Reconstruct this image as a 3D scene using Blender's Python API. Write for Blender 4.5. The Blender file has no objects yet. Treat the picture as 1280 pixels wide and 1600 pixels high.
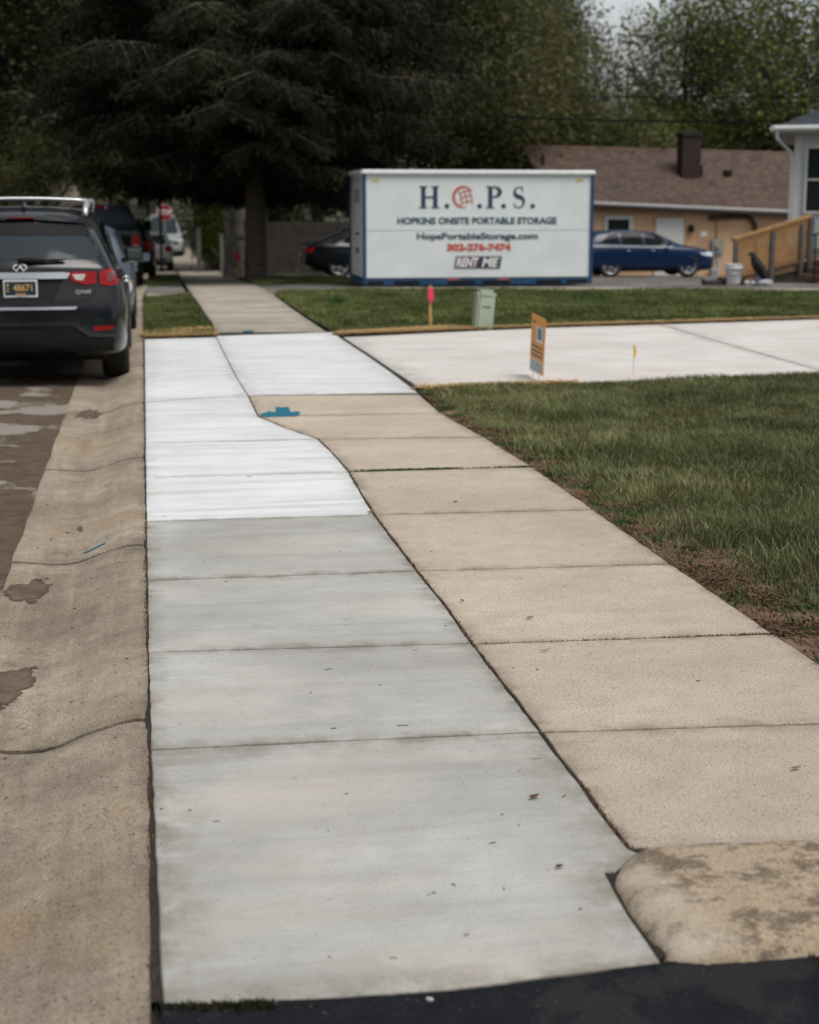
import bpy, bmesh, math, random
import numpy as np
from mathutils import Vector, Matrix
from mathutils.bvhtree import BVHTree
from mathutils.geometry import tessellate_polygon
R = math.radians
PI = math.pi
scene = bpy.context.scene
COL = scene.collection

# ------------------------------------------------------------------ camera
FPX, HCAM, HOR, VPX = 2500.0, 1.65, 320.0, 222.0     # focal length in photo pixels, eye height, horizon row, street vanishing column
PITCH = math.atan((800 - HOR) / FPX)
YAW = math.atan((640 - VPX) * math.cos(PITCH) / FPX)
cam_d = bpy.data.cameras.new('camera')
cam = bpy.data.objects.new('camera', cam_d)
COL.objects.link(cam)
cam.location = (0, 0, HCAM)
cam.rotation_euler = (PI / 2 - PITCH, 0, -YAW)
cam_d.sensor_fit = 'VERTICAL'
cam_d.sensor_height = 36
cam_d.lens = FPX / 1600 * 36
cam_d.clip_start = 0.1
cam_d.clip_end = 3000
cam_d.dof.use_dof = True
cam_d.dof.focus_distance = 6.6
cam_d.dof.aperture_fstop = 3.2
scene.camera = cam

# ------------------------------------------------------------------ overcast daylight
SUN_EL, SUN_AZ = R(62), R(150)          # azimuth clockwise from +Y
w = bpy.data.worlds.new('World')
scene.world = w
w.use_nodes = True
nt = w.node_tree
nt.nodes.clear()
wo = nt.nodes.new('ShaderNodeOutputWorld')
bg = nt.nodes.new('ShaderNodeBackground')
sky = nt.nodes.new('ShaderNodeTexSky')
sky.sky_type = 'NISHITA'
sky.sun_disc = False
sky.sun_elevation = SUN_EL
sky.sun_rotation = SUN_AZ
sky.air_density = 1.0
sky.dust_density = 2.0
sky.ozone_density = 1.0
hs = nt.nodes.new('ShaderNodeHueSaturation')
hs.inputs['Saturation'].default_value = 0.2
tc = nt.nodes.new('ShaderNodeTexCoord')
cn = nt.nodes.new('ShaderNodeTexNoise')
cn.inputs['Scale'].default_value = 5
cn.inputs['Detail'].default_value = 6
mr = nt.nodes.new('ShaderNodeMapRange')
mr.inputs['From Min'].default_value = 0.3
mr.inputs['From Max'].default_value = 0.7
mr.inputs['To Min'].default_value = 0.85
mr.inputs['To Max'].default_value = 1.1
mx = nt.nodes.new('ShaderNodeMix')
mx.data_type = 'RGBA'
mx.blend_type = 'MULTIPLY'
mx.inputs[0].default_value = 1
nt.links.new(sky.outputs[0], hs.inputs['Color'])
nt.links.new(tc.outputs['Generated'], cn.inputs['Vector'])
nt.links.new(cn.outputs['Fac'], mr.inputs['Value'])
nt.links.new(hs.outputs[0], mx.inputs[6])
nt.links.new(mr.outputs[0], mx.inputs[7])
nt.links.new(mx.outputs[2], bg.inputs['Color'])
bg.inputs['Strength'].default_value = 0.10
nt.links.new(bg.outputs[0], wo.inputs[0])
sun_d = bpy.data.lights.new('sun', 'SUN')
sun_d.energy = 1.5
sun_d.angle = R(30)
sun_d.color = (1.0, 0.965, 0.92)
sun = bpy.data.objects.new('sun', sun_d)
COL.objects.link(sun)
sdir = Vector((math.sin(SUN_AZ) * math.cos(SUN_EL), math.cos(SUN_AZ) * math.cos(SUN_EL), math.sin(SUN_EL)))
sun.rotation_euler = sdir.to_track_quat('Z', 'Y').to_euler()
scene.view_settings.view_transform = 'Standard'
scene.view_settings.look = 'None'
scene.view_settings.gamma = 1
scene.view_settings.exposure = 0.50
scene.cycles.max_bounces = 6
scene.cycles.transparent_max_bounces = 6

# ------------------------------------------------------------------ terrain and measuring helpers
_ty = [-50, 0, 24, 32, 40, 49, 58, 68, 80, 100, 120, 150, 220, 400, 1500]
_tz = [0, 0, 0, -.03, -.2, -.47, -.72, -.93, -.9, -.2, .6, 1.6, 4.0, 9.0, 22]
def T(x, y):
    z = float(np.interp(y, _ty, _tz))
    s = min(max((y - 33) / 15, 0), 1)
    return z - 0.012 * min(max(0, x - 3), 20) * s
_cp, _sp, _cy, _sy = math.cos(PITCH), math.sin(PITCH), math.cos(YAW), math.sin(YAW)
_F = Vector((_sy * _cp, _cy * _cp, -_sp)); _Rt = Vector((_cy, -_sy, 0)); _Dn = -(_Rt.cross(_F))
def ray(x, y):
    return _F * FPX + _Rt * (x - 640) + _Dn * (y - 800)
def at(x, y, Y):                       # the point seen at photo pixel (x, y) that lies Y metres down the street
    d = ray(x, y)
    return Vector((0, 0, HCAM)) + d * (Y / d.y)
def gnd(x, y, dz=0.0):                 # the ground point seen at photo pixel (x, y)
    d = ray(x, y)
    Y = 2.0
    prev = 2.0
    while Y < 800:
        p = Vector((0, 0, HCAM)) + d * (Y / d.y)
        if p.z < T(p.x, p.y) + dz:
            lo, hi = prev, Y
            for _ in range(30):
                m = (lo + hi) / 2
                p = Vector((0, 0, HCAM)) + d * (m / d.y)
                if p.z < T(p.x, p.y) + dz: hi = m
                else: lo = m
            return Vector((p.x, p.y, T(p.x, p.y) + dz))
        prev = Y
        Y *= 1.03
    return p
def g2(x, y, dz=0.0):
    p = gnd(x, y, dz)
    return (p.x, p.y)

# ------------------------------------------------------------------ object helpers
def prop(o, label=None, cat=None, group=None, kind=None):
    if label: o['label'] = label
    if cat: o['category'] = cat
    if group: o['group'] = group
    if kind: o['kind'] = kind
    return o
def thing(name, label, cat, loc=(0, 0, 0), rotz=0, group=None, kind=None):
    o = bpy.data.objects.new(name, None)
    COL.objects.link(o)
    o.empty_display_size = 0.2
    o.location = loc
    o.rotation_euler = (0, 0, rotz)
    return prop(o, label, cat, group, kind)
def link_mesh(name, me, mats, parent=None, smooth=False, loc=None, rot=None):
    o = bpy.data.objects.new(name, me)
    COL.objects.link(o)
    if not isinstance(mats, (list, tuple)): mats = [mats]
    if len(me.materials) == 0:
        for m in mats: me.materials.append(m)
    if parent: o.parent = parent
    if loc is not None: o.location = loc
    if rot is not None: o.rotation_euler = rot
    if smooth:
        me.polygons.foreach_set('use_smooth', [True] * len(me.polygons))
    return o
def from_bm(name, bm, mats, parent=None, smooth=False, loc=None, rot=None, bevel=0, bseg=1, autosmooth=False):
    if bevel:
        bmesh.ops.bevel(bm, geom=[e for e in bm.edges if len(e.link_faces) == 2 and e.calc_face_angle(0) > 0.6],
                        offset=bevel, segments=bseg, affect='EDGES', clamp_overlap=True)
    bmesh.ops.recalc_face_normals(bm, faces=bm.faces[:])
    me = bpy.data.meshes.new(name)
    bm.to_mesh(me)
    bm.free()
    o = link_mesh(name, me, mats, parent, smooth, loc, rot)
    if autosmooth:
        me.polygons.foreach_set('use_smooth', [True] * len(me.polygons))
        me.set_sharp_from_angle(angle=R(35))
    return o
def BM(): return bmesh.new()
def box(bm, cx, cy, cz, sx, sy, sz, rot=None, mi=0):
    m = Matrix.Translation((cx, cy, cz))
    if rot is not None: m = m @ rot.to_4x4()
    m = m @ Matrix.Diagonal((sx, sy, sz, 1))
    r = bmesh.ops.create_cube(bm, size=1, matrix=m)
    if mi:
        for v in r['verts']:
            for f in v.link_faces: f.material_index = mi
    return r['verts']
def cone(bm, p0, p1, r0, r1, n=12, cap=True):
    p0, p1 = Vector(p0), Vector(p1)
    d = p1 - p0
    q = d.to_track_quat('Z', 'Y').to_matrix().to_4x4()
    m = Matrix.Translation((p0 + p1) / 2) @ q
    return bmesh.ops.create_cone(bm, cap_ends=cap, segments=n, radius1=max(r0, 1e-4), radius2=max(r1, 1e-4), depth=d.length, matrix=m)['verts']
def tube(bm, pts, rad, n=8, cap=True):
    pts = [Vector(p) for p in pts]
    rings = []
    up = Vector((0, 0, 1))
    for i, p in enumerate(pts):
        a = pts[max(i - 1, 0)]; b = pts[min(i + 1, len(pts) - 1)]
        t = (b - a).normalized()
        s = t.cross(up)
        if s.length < 1e-3: s = t.cross(Vector((0, 1, 0)))
        s.normalize()
        u = s.cross(t)
        r = rad[i] if isinstance(rad, (list, tuple)) else rad
        rings.append([bm.verts.new(p + (s * math.cos(2 * PI * k / n) + u * math.sin(2 * PI * k / n)) * r) for k in range(n)])
    for a, b in zip(rings, rings[1:]):
        for k in range(n):
            bm.faces.new((a[k], a[(k + 1) % n], b[(k + 1) % n], b[k]))
    if cap:
        bm.faces.new(rings[0][::-1]); bm.faces.new(rings[-1])
def prism(bm, pts, axis, a0, a1, mi=0):
    """pts 2-D outline; axis 'x': (y,z) 'y': (x,z) 'z': (x,y), extruded from a0 to a1"""
    def mk(p, a):
        return (a, p[0], p[1]) if axis == 'x' else ((p[0], a, p[1]) if axis == 'y' else (p[0], p[1], a))
    A = [bm.verts.new(mk(p, a0)) for p in pts]
    B = [bm.verts.new(mk(p, a1)) for p in pts]
    n = len(pts)
    fs = [bm.faces.new(A), bm.faces.new(B[::-1])]
    for i in range(n):
        fs.append(bm.faces.new((A[i], B[i], B[(i + 1) % n], A[(i + 1) % n])))
    for f in fs: f.material_index = mi
    return A + B
def lathe(bm, prof, n=24, axis='z', c=(0, 0, 0)):
    rings = []
    for r, h in prof:
        ring = []
        for k in range(n):
            a = 2 * PI * k / n
            u, v = r * math.cos(a), r * math.sin(a)
            p = (u, v, h) if axis == 'z' else ((h, u, v) if axis == 'x' else (u, h, v))
            ring.append(bm.verts.new((p[0] + c[0], p[1] + c[1], p[2] + c[2])))
        rings.append(ring)
    for a, b in zip(rings, rings[1:]):
        for k in range(n):
            bm.faces.new((a[k], a[(k + 1) % n], b[(k + 1) % n], b[k]))
    return rings
def grid_cut(bm, step, x0, x1, y0, y1):
    x = math.floor(x0 / step) * step
    while x < x1:
        if x > x0: bmesh.ops.bisect_plane(bm, geom=bm.verts[:] + bm.edges[:] + bm.faces[:], plane_co=(x, 0, 0), plane_no=(1, 0, 0))
        x += step
    y = math.floor(y0 / step) * step
    while y < y1:
        if y > y0: bmesh.ops.bisect_plane(bm, geom=bm.verts[:] + bm.edges[:] + bm.faces[:], plane_co=(0, y, 0), plane_no=(0, 1, 0))
        y += step
def resample(poly, d):
    out = []
    n = len(poly)
    for i in range(n):
        a, b = Vector(poly[i]), Vector(poly[(i + 1) % n])
        k = max(1, int((b - a).length / d))
        for j in range(k): out.append(tuple(a.lerp(b, j / k)))
    return out
def sheet(name, poly, dz, mat, step=2.0, thick=0, jag=0, jd=.1, seed=1, label=None, kind='structure', bevel=0):
    """a flat-lying sheet with the given outline (x, y) that follows the terrain"""
    rng = random.Random(seed)
    if jag:
        poly = [(x + rng.uniform(-jag, jag), y + rng.uniform(-jag, jag)) for x, y in resample(poly, jd)]
    bm = BM()
    vs = [bm.verts.new((x, y, 0)) for x, y in poly]
    f = bm.faces.new(vs)
    if f.normal.z < 0 or (f.normal_update() or f.normal.z < 0): f.normal_flip()
    if jag or len(poly) > 4: bmesh.ops.triangulate(bm, faces=bm.faces[:])
    xs = [p[0] for p in poly]; ys = [p[1] for p in poly]
    if step: grid_cut(bm, step, min(xs), max(xs), min(ys), max(ys))
    for v in bm.verts: v.co.z = T(v.co.x, v.co.y) + dz
    if thick:
        top = bm.faces[:]
        r = bmesh.ops.extrude_face_region(bm, geom=top)
        nv = [g for g in r['geom'] if isinstance(g, bmesh.types.BMVert)]
        for v in nv: v.co.z += thick
        for v in bm.verts:
            if v not in nv: pass
        for v in bm.verts: v.co.z -= thick
    o = from_bm(name, bm, mat)
    if kind: o['kind'] = kind
    if label: o['label'] = label
    return o
def fastmesh(name, verts, faces, mats, parent=None, smooth=False):
    """verts (N,3) array, faces (M,k) index array"""
    me = bpy.data.meshes.new(name)
    verts = np.asarray(verts, dtype=np.float32); faces = np.asarray(faces, dtype=np.int32)
    me.vertices.add(len(verts)); me.vertices.foreach_set('co', verts.ravel())
    me.loops.add(faces.size); me.loops.foreach_set('vertex_index', faces.ravel())
    me.polygons.add(len(faces)); me.polygons.foreach_set('loop_start', np.arange(0, faces.size, faces.shape[1], dtype=np.int32))
    me.update(calc_edges=True)
    return link_mesh(name, me, mats, parent, smooth)
def vnoise(x, y, seed=0):
    """smooth 2-D value noise for arrays"""
    xi = np.floor(x).astype(np.int64); yi = np.floor(y).astype(np.int64)
    xf = x - xi; yf = y - yi
    xf = xf * xf * (3 - 2 * xf); yf = yf * yf * (3 - 2 * yf)
    def h(a, b):
        v = (a * 374761393 + b * 668265263 + seed * 982451653) & 0x7fffffff
        v = ((v ^ (v >> 13)) * 1274126177) & 0x7fffffff
        return (v % 100003) / 100003.0
    return (h(xi, yi) * (1 - xf) + h(xi + 1, yi) * xf) * (1 - yf) + (h(xi, yi + 1) * (1 - xf) + h(xi + 1, yi + 1) * xf) * yf
def inpoly(px, py, poly):
    inside = np.zeros(len(px), bool)
    n = len(poly)
    for i in range(n):
        x1, y1 = poly[i]; x2, y2 = poly[(i + 1) % n]
        if y1 == y2: continue
        c = ((y1 > py) != (y2 > py)) & (px < (x2 - x1) * (py - y1) / (y2 - y1) + x1)
        inside ^= c
    return inside
def text_bm(s, size, depth=.002, bold=0.0, sx=1.0, shear=0.0, spacing=1.0):
    """lettering as mesh data, centred, upright in the XZ plane and facing -Y"""
    cu = bpy.data.curves.new('txt', 'FONT')
    cu.body = s; cu.size = size; cu.extrude = depth; cu.offset = bold
    cu.align_x = 'CENTER'; cu.align_y = 'CENTER'; cu.shear = shear; cu.space_character = spacing
    cu.resolution_u = 3
    o = bpy.data.objects.new('txt', cu)
    COL.objects.link(o)
    dg = bpy.context.evaluated_depsgraph_get()
    me = bpy.data.meshes.new_from_object(o.evaluated_get(dg))
    bpy.data.objects.remove(o); bpy.data.curves.remove(cu)
    bm = BM(); bm.from_mesh(me); bpy.data.meshes.remove(me)
    for v in bm.verts: v.co = Vector((v.co.x * sx, -v.co.z, v.co.y))
    return bm
def move_bm(bm, m):
    bmesh.ops.transform(bm, matrix=m, verts=bm.verts[:])
    return bm

# ------------------------------------------------------------------ materials
def _n(nt, t, **kw):
    n = nt.nodes.new(t)
    for k, v in kw.items():
        if k in n.inputs.keys(): n.inputs[k].default_value = v
        else: setattr(n, k, v)
    return n
def newmat(name):
    m = bpy.data.materials.new(name); m.use_nodes = True
    nt = m.node_tree
    return m, nt, nt.nodes['Principled BSDF']
def coords(nt, scale=(1, 1, 1), rot=(0, 0, 0)):
    tc = _n(nt, 'ShaderNodeTexCoord'); mp = _n(nt, 'ShaderNodeMapping')
    mp.inputs['Scale'].default_value = scale; mp.inputs['Rotation'].default_value = rot
    nt.links.new(tc.outputs['Object'], mp.inputs['Vector'])
    return mp.outputs[0]
def noise(nt, vec, scale, detail=4, rough=.55):
    n = _n(nt, 'ShaderNodeTexNoise', Scale=scale, Detail=detail, Roughness=rough)
    nt.links.new(vec, n.inputs['Vector'])
    return n.outputs['Fac']
def remap(nt, v, a, b, c=0, d=1):
    n = _n(nt, 'ShaderNodeMapRange')
    n.inputs['From Min'].default_value = a; n.inputs['From Max'].default_value = b
    n.inputs['To Min'].default_value = c; n.inputs['To Max'].default_value = d
    nt.links.new(v, n.inputs['Value'])
    return n.outputs[0]
def mixc(nt, fac, a, b, mode='MIX'):
    n = _n(nt, 'ShaderNodeMix'); n.data_type = 'RGBA'; n.blend_type = mode
    for sock, v in ((n.inputs[0], fac), (n.inputs[6], a), (n.inputs[7], b)):
        if isinstance(v, bpy.types.NodeSocket): nt.links.new(v, sock)
        elif isinstance(v, (int, float)): sock.default_value = v
        else: sock.default_value = (*v, 1) if len(v) == 3 else v
    return n.outputs[2]
def bump(nt, bs, h, strength=.3, dist=.01):
    b = _n(nt, 'ShaderNodeBump', Strength=strength, Distance=dist)
    nt.links.new(h, b.inputs['Height']); nt.links.new(b.outputs[0], bs.inputs['Normal'])
def scale_c(c, k): return tuple(min(1, x * k) for x in c)
def simple(name, c, rough=.6, metal=0, var=.12, vscale=6, spec=None, coat=0, bmp=0, bscale=60, var2=None):
    m, nt, bs = newmat(name)
    v = coords(nt)
    f = remap(nt, noise(nt, v, vscale, 5), .3, .7)
    col = mixc(nt, f, scale_c(c, 1 - var), scale_c(c, 1 + var))
    if var2: col = mixc(nt, remap(nt, noise(nt, v, vscale * .37, 5), .5, .65), col, var2)
    nt.links.new(col, bs.inputs['Base Color'])
    bs.inputs['Roughness'].default_value = rough; bs.inputs['Metallic'].default_value = metal
    if coat: bs.inputs['Coat Weight'].default_value = coat; bs.inputs['Coat Roughness'].default_value = .06
    if spec is not None: bs.inputs['Specular IOR Level'].default_value = spec
    if bmp: bump(nt, bs, noise(nt, v, bscale, 3), bmp, .01)
    return m
def concrete(name, c, dark, blotch=.5, speck=.35, streak=.3, slab=.05, stain=None, stain_amt=.0, rough=.85, grain=.25, warm=None, med=.3, along=0, spots=.6, grime=.55, gcol=None):
    m, nt, bs = newmat(name)
    v = coords(nt)
    big = remap(nt, noise(nt, v, 1.0, 6, .62), .38, .66)
    col = mixc(nt, big, scale_c(c, 1.06), mixc(nt, blotch, c, dark))
    mid = remap(nt, noise(nt, v, 7, 6, .7), .38, .68, 0, med)
    col = mixc(nt, mid, col, dark)
    sv = coords(nt, (.30, 3.2, 1), (0, 0, R(2)))
    st = remap(nt, noise(nt, sv, 2.2, 6, .65), .46, .66, 0, streak)
    col = mixc(nt, st, col, dark)
    sv2 = coords(nt, (1.0, 26.0, 1), (0, 0, R(2.5)))
    st2 = remap(nt, noise(nt, sv2, 4, 4, .65), .48, .66, 0, streak * .38)
    col = mixc(nt, st2, col, scale_c(dark, .85))
    if along:
        sa = coords(nt, (9.0, .5, 1))
        col = mixc(nt, remap(nt, noise(nt, sa, 1.6, 6, .7), .48, .68, 0, along), col, scale_c(c, 1.35))
        sa = coords(nt, (6.0, .35, 1), (0, 0, R(3)))
        col = mixc(nt, remap(nt, noise(nt, sa, 2.6, 6, .7), .50, .70, 0, along), col, scale_c(dark, .8))
    if warm:
        col = mixc(nt, remap(nt, noise(nt, coords(nt, (1, 2, 1)), .9, 4, .6), .50, .66, 0, .6), col, warm)
    if stain:
        s = remap(nt, noise(nt, coords(nt, (1, 1.3, 1)), 7, 10, .78), .545 - stain_amt, .60 - stain_amt * .7, 0, .9)
        col = mixc(nt, s, col, stain)
    # fine pits and aggregate
    fine = noise(nt, v, 150, 4, .75)
    col = mixc(nt, remap(nt, fine, .40, .62, 0, speck * .55), scale_mix(nt, col, 1.10), scale_c(dark, .62))
    pit = remap(nt, noise(nt, v, 95, 3, .6), .60, .66, 0, speck)
    col = mixc(nt, pit, col, scale_c(dark, .35))
    lite = remap(nt, noise(nt, v, 210, 2, .6), .58, .66, 0, speck * .7)
    col = mixc(nt, lite, col, scale_c(c, 1.4))
    sparse = remap(nt, noise(nt, v, 34, 2, .5), .69, .72, 0, spots)
    col = mixc(nt, sparse, col, scale_c(dark, .35))
    g = _n(nt, 'ShaderNodeNewGeometry')
    rv = remap(nt, g.outputs['Random Per Island'], 0, 1, 1 - slab, 1 + slab)
    col = scale_mix(nt, col, rv)
    # dirt gathered along the slab edges, patchy
    at_ = _n(nt, 'ShaderNodeAttribute'); at_.attribute_name = 'rim'
    nn = noise(nt, v, 6, 6, .7)
    mm = _n(nt, 'ShaderNodeMath', operation='MULTIPLY'); nt.links.new(at_.outputs['Fac'], mm.inputs[0])
    nt.links.new(remap(nt, nn, .36, .62, .15, 1.3), mm.inputs[1])
    col = mixc(nt, remap(nt, mm.outputs[0], .15, 1.0, 0, grime), col, gcol or scale_c(dark, .62))
    nt.links.new(col, bs.inputs['Base Color'])
    bs.inputs['Roughness'].default_value = rough
    bs.inputs['Specular IOR Level'].default_value = .25
    hh = _n(nt, 'ShaderNodeMath', operation='ADD')
    nt.links.new(fine, hh.inputs[0]); nt.links.new(noise(nt, v, 22, 4, .6), hh.inputs[1])
    bump(nt, bs, hh.outputs[0], grain, .006)
    return m
def scale_mix(nt, col, k):
    """multiply a colour by a number or a value socket"""
    cb = _n(nt, 'ShaderNodeCombineColor')
    for q in range(3):
        if isinstance(k, bpy.types.NodeSocket): nt.links.new(k, cb.inputs[q])
        else: cb.inputs[q].default_value = k
    return mixc(nt, 1.0, col, cb.outputs[0], 'MULTIPLY')
def foliage(name, c1, c2, rough=.6, transl=.25, isl=True):
    m, nt, bs = newmat(name)
    g = _n(nt, 'ShaderNodeNewGeometry')
    v = coords(nt)
    col = mixc(nt, g.outputs['Random Per Island'], c1, c2)
    col = mixc(nt, remap(nt, noise(nt, v, .55, 3), .38, .65), col, scale_c(c1, .7))
    nt.links.new(col, bs.inputs['Base Color'])
    bs.inputs['Roughness'].default_value = rough
    bs.inputs['Specular IOR Level'].default_value = .2
    if transl:
        tr = _n(nt, 'ShaderNodeBsdfTranslucent'); nt.links.new(col, tr.inputs['Color'])
        ms = _n(nt, 'ShaderNodeMixShader'); ms.inputs[0].default_value = transl
        nt.links.new(bs.outputs[0], ms.inputs[1]); nt.links.new(tr.outputs[0], ms.inputs[2])
        nt.links.new(ms.outputs[0], nt.nodes['Material Output'].inputs[0])
    return m
MT = {}
MT['new'] = concrete('new_white_concrete', (.66, .675, .67), (.42, .42, .41), .3, .14, .62, .04, rough=.8, grain=.15, med=.16, spots=.2, grime=.4)
MT['drive'] = concrete('new_driveway_concrete', (.60, .585, .555), (.40, .37, .335), .45, .12, .5, .02, rough=.8, grain=.15, warm=(.54, .47, .40), med=.2, spots=.2)
MT['grey'] = concrete('pale_grey_concrete', (.45, .448, .43), (.255, .245, .22), .62, .34, .40, .06, rough=.82, grain=.3, warm=(.47, .42, .36), med=.30, spots=.3, grime=.75, gcol=(.20, .18, .135))
MT['old'] = concrete('old_beige_concrete', (.57, .485, .395), (.29, .235, .175), .45, .95, .12, .05, rough=.9, grain=.7, med=.32, spots=.4)
MT['far'] = concrete('far_sidewalk_concrete', (.44, .395, .325), (.19, .165, .13), .6, .3, .5, .10, rough=.9, grain=.3, med=.4)
MT['apron'] = concrete('stained_apron_concrete', (.54, .43, .305), (.34, .26, .18), .4, .9, .1, 0, stain=(.105, .082, .058), stain_amt=.045, rough=.95, grain=1, med=.4, grime=.8, gcol=(.60, .53, .44))
MT['kerb'] = concrete('weathered_kerb_concrete', (.46, .39, .305), (.14, .108, .078), .66, .9, .05, .05, rough=.9, grain=1, warm=(.36, .26, .155), med=.55, along=.26, spots=.5)
def asphalt(name, c, lightc, amt, scale=1.2, patchy=True):
    m, nt, bs = newmat(name)
    v = coords(nt)
    col = mixc(nt, remap(nt, noise(nt, v, 9, 4), .35, .65), scale_c(c, .75), scale_c(c, 1.25))
    if patchy:
        pv = coords(nt, (1.0, .8, 1))
        s = remap(nt, noise(nt, pv, scale, 5, .6), .53 - amt, .57 - amt)
        col = mixc(nt, s, col, lightc)
    fine = noise(nt, v, 190, 3, .7)
    col = mixc(nt, remap(nt, fine, .54, .66, 0, .7), col, tuple(max(x * 3, .045) for x in c))
    col = mixc(nt, remap(nt, noise(nt, v, 120, 2), .62, .7, 0, .7), col, scale_c(c, .3))
    nt.links.new(col, bs.inputs['Base Color'])
    bs.inputs['Roughness'].default_value = .95
    bs.inputs['Specular IOR Level'].default_value = .15
    bump(nt, bs, fine, .7, .006)
    return m
MT['road'] = asphalt('worn_road_asphalt', (.095, .070, .050), (.27, .245, .21), -.015)
MT['black_asphalt'] = asphalt('sealed_black_asphalt', (.007, .009, .012), (.020, .020, .022), 0, 3)
MT['black_asphalt'].node_tree.nodes['Principled BSDF'].inputs['Roughness'].default_value = .9
MT['black_asphalt'].node_tree.nodes['Principled BSDF'].inputs['Specular IOR Level'].default_value = .15
MT['lot'] = asphalt('grey_lot_asphalt', (.115, .105, .095), (.19, .175, .16), .02, .8)
MT['soil'] = simple('brown_soil', (.12, .070, .042), .95, var=.45, vscale=14, bmp=.9, bscale=90, var2=(.19, .13, .08))
MT['turf'] = simple('turf_base', (.035, .04, .016), .95, var=.4, vscale=9, bmp=.8, bscale=60, var2=(.07, .055, .03))
MT['straw'] = simple('straw_matting', (.46, .31, .15), .95, var=.3, vscale=40, bmp=1, bscale=150, var2=(.33, .2, .09))
MT['joint'] = simple('dirt_joint', (.022, .016, .011), .95, var=.5, vscale=30, bmp=.6)
MT['grass'] = foliage('lawn_blades', (.105, .138, .046), (.30, .305, .13), .55, .2)
MT['grassfar'] = foliage('far_lawn_blades', (.105, .140, .040), (.21, .215, .080), .6, .2)
MT['dry'] = foliage('dry_blades', (.22, .14, .08), (.11, .06, .04), .8, 0)
MT['clover'] = foliage('clover_leaves', (.06, .12, .03), (.11, .17, .05), .6, .2)
MT['moss'] = foliage('dark_moss', (.03, .03, .012), (.06, .055, .02), .9, 0)
MT['bark'] = simple('grey_brown_bark', (.10, .082, .064), .95, var=.4, vscale=10, bmp=1, bscale=25)
MT['bark_dark'] = simple('dark_bark', (.035, .028, .022), .95, var=.4, vscale=10, bmp=1, bscale=25)
MT['spruce'] = foliage('spruce_needles', (.008, .012, .005), (.034, .038, .015), .95, 0)
MT['lf_dark'] = foliage('dark_green_leaves', (.034, .052, .018), (.095, .105, .042), .6, .35)
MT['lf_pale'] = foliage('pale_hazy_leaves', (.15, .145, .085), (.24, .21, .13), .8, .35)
MT['palegrass'] = foliage('pale_blades', (.30, .31, .17), (.42, .40, .24), .5, .2)
MT['lf_green'] = foliage('mid_green_leaves', (.10, .14, .034), (.23, .245, .075), .6, .4)
MT['lf_olive'] = foliage('olive_leaves', (.095, .105, .040), (.19, .18, .078), .6, .4)
MT['lf_brown'] = foliage('budding_brown_leaves', (.15, .115, .07), (.20, .175, .09), .7, .4)
MT['lf_lime'] = foliage('yellow_green_leaves', (.09, .12, .02), (.15, .17, .04), .6, .3)

# ================================================================== ground, street, kerb, slabs
def build_ground():
    xs = [-400, -200, -100, -60, -40] + list(range(-30, 41, 3)) + [50, 70, 100, 160, 250, 400]
    ys = [-40, -20, -8] + list(range(-4, 90, 3)) + [95, 105, 115, 130, 150, 180, 220, 300, 400, 600, 900, 1400]
    V = [(x, y, T(x, y) - .12) for y in ys for x in xs]
    nx = len(xs)
    Fc = [(j * nx + i, j * nx + i + 1, (j + 1) * nx + i + 1, (j + 1) * nx + i) for j in range(len(ys) - 1) for i in range(nx - 1)]
    prop(fastmesh('ground', V, Fc, MT['turf'], smooth=True), kind='structure')
build_ground()
def KX(y):                             # east edge of the kerb along the street
    return float(np.interp(y, [-10, 0, 30, 45, 66, 90, 130, 200, 400], [-.02, -.02, -.03, .25, .95, 1.2, .6, -4, -30]))

# street surface
ysr = list(np.arange(-12, 60, .25)) + list(range(60, 100, 2)) + list(range(100, 420, 10))
rng = random.Random(4)
V = []; Fc = []
offs = [-9.2, -7, -5, -3, -1.6, -.9, -.66]
for y in ysr:
    for k, o in enumerate(offs):
        ox = o + (rng.uniform(-.007, .007) if k == len(offs) - 1 else 0)
        V.append((KX(y) + ox, y, T(0, y) - .068 + .02 * (1 if 0 < k < 5 else 0) * min(1, abs(o + .66) / 1.2) - (.035 if k == len(offs) - 1 else 0)*0))
nx = len(offs)
for j in range(len(ysr) - 1):
    for i in range(nx - 1):
        a = j * nx + i
        Fc.append((a, a + 1, a + nx + 1, a + nx))
prop(fastmesh('road', V, Fc, MT['road'], smooth=True), kind='structure')

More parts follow.
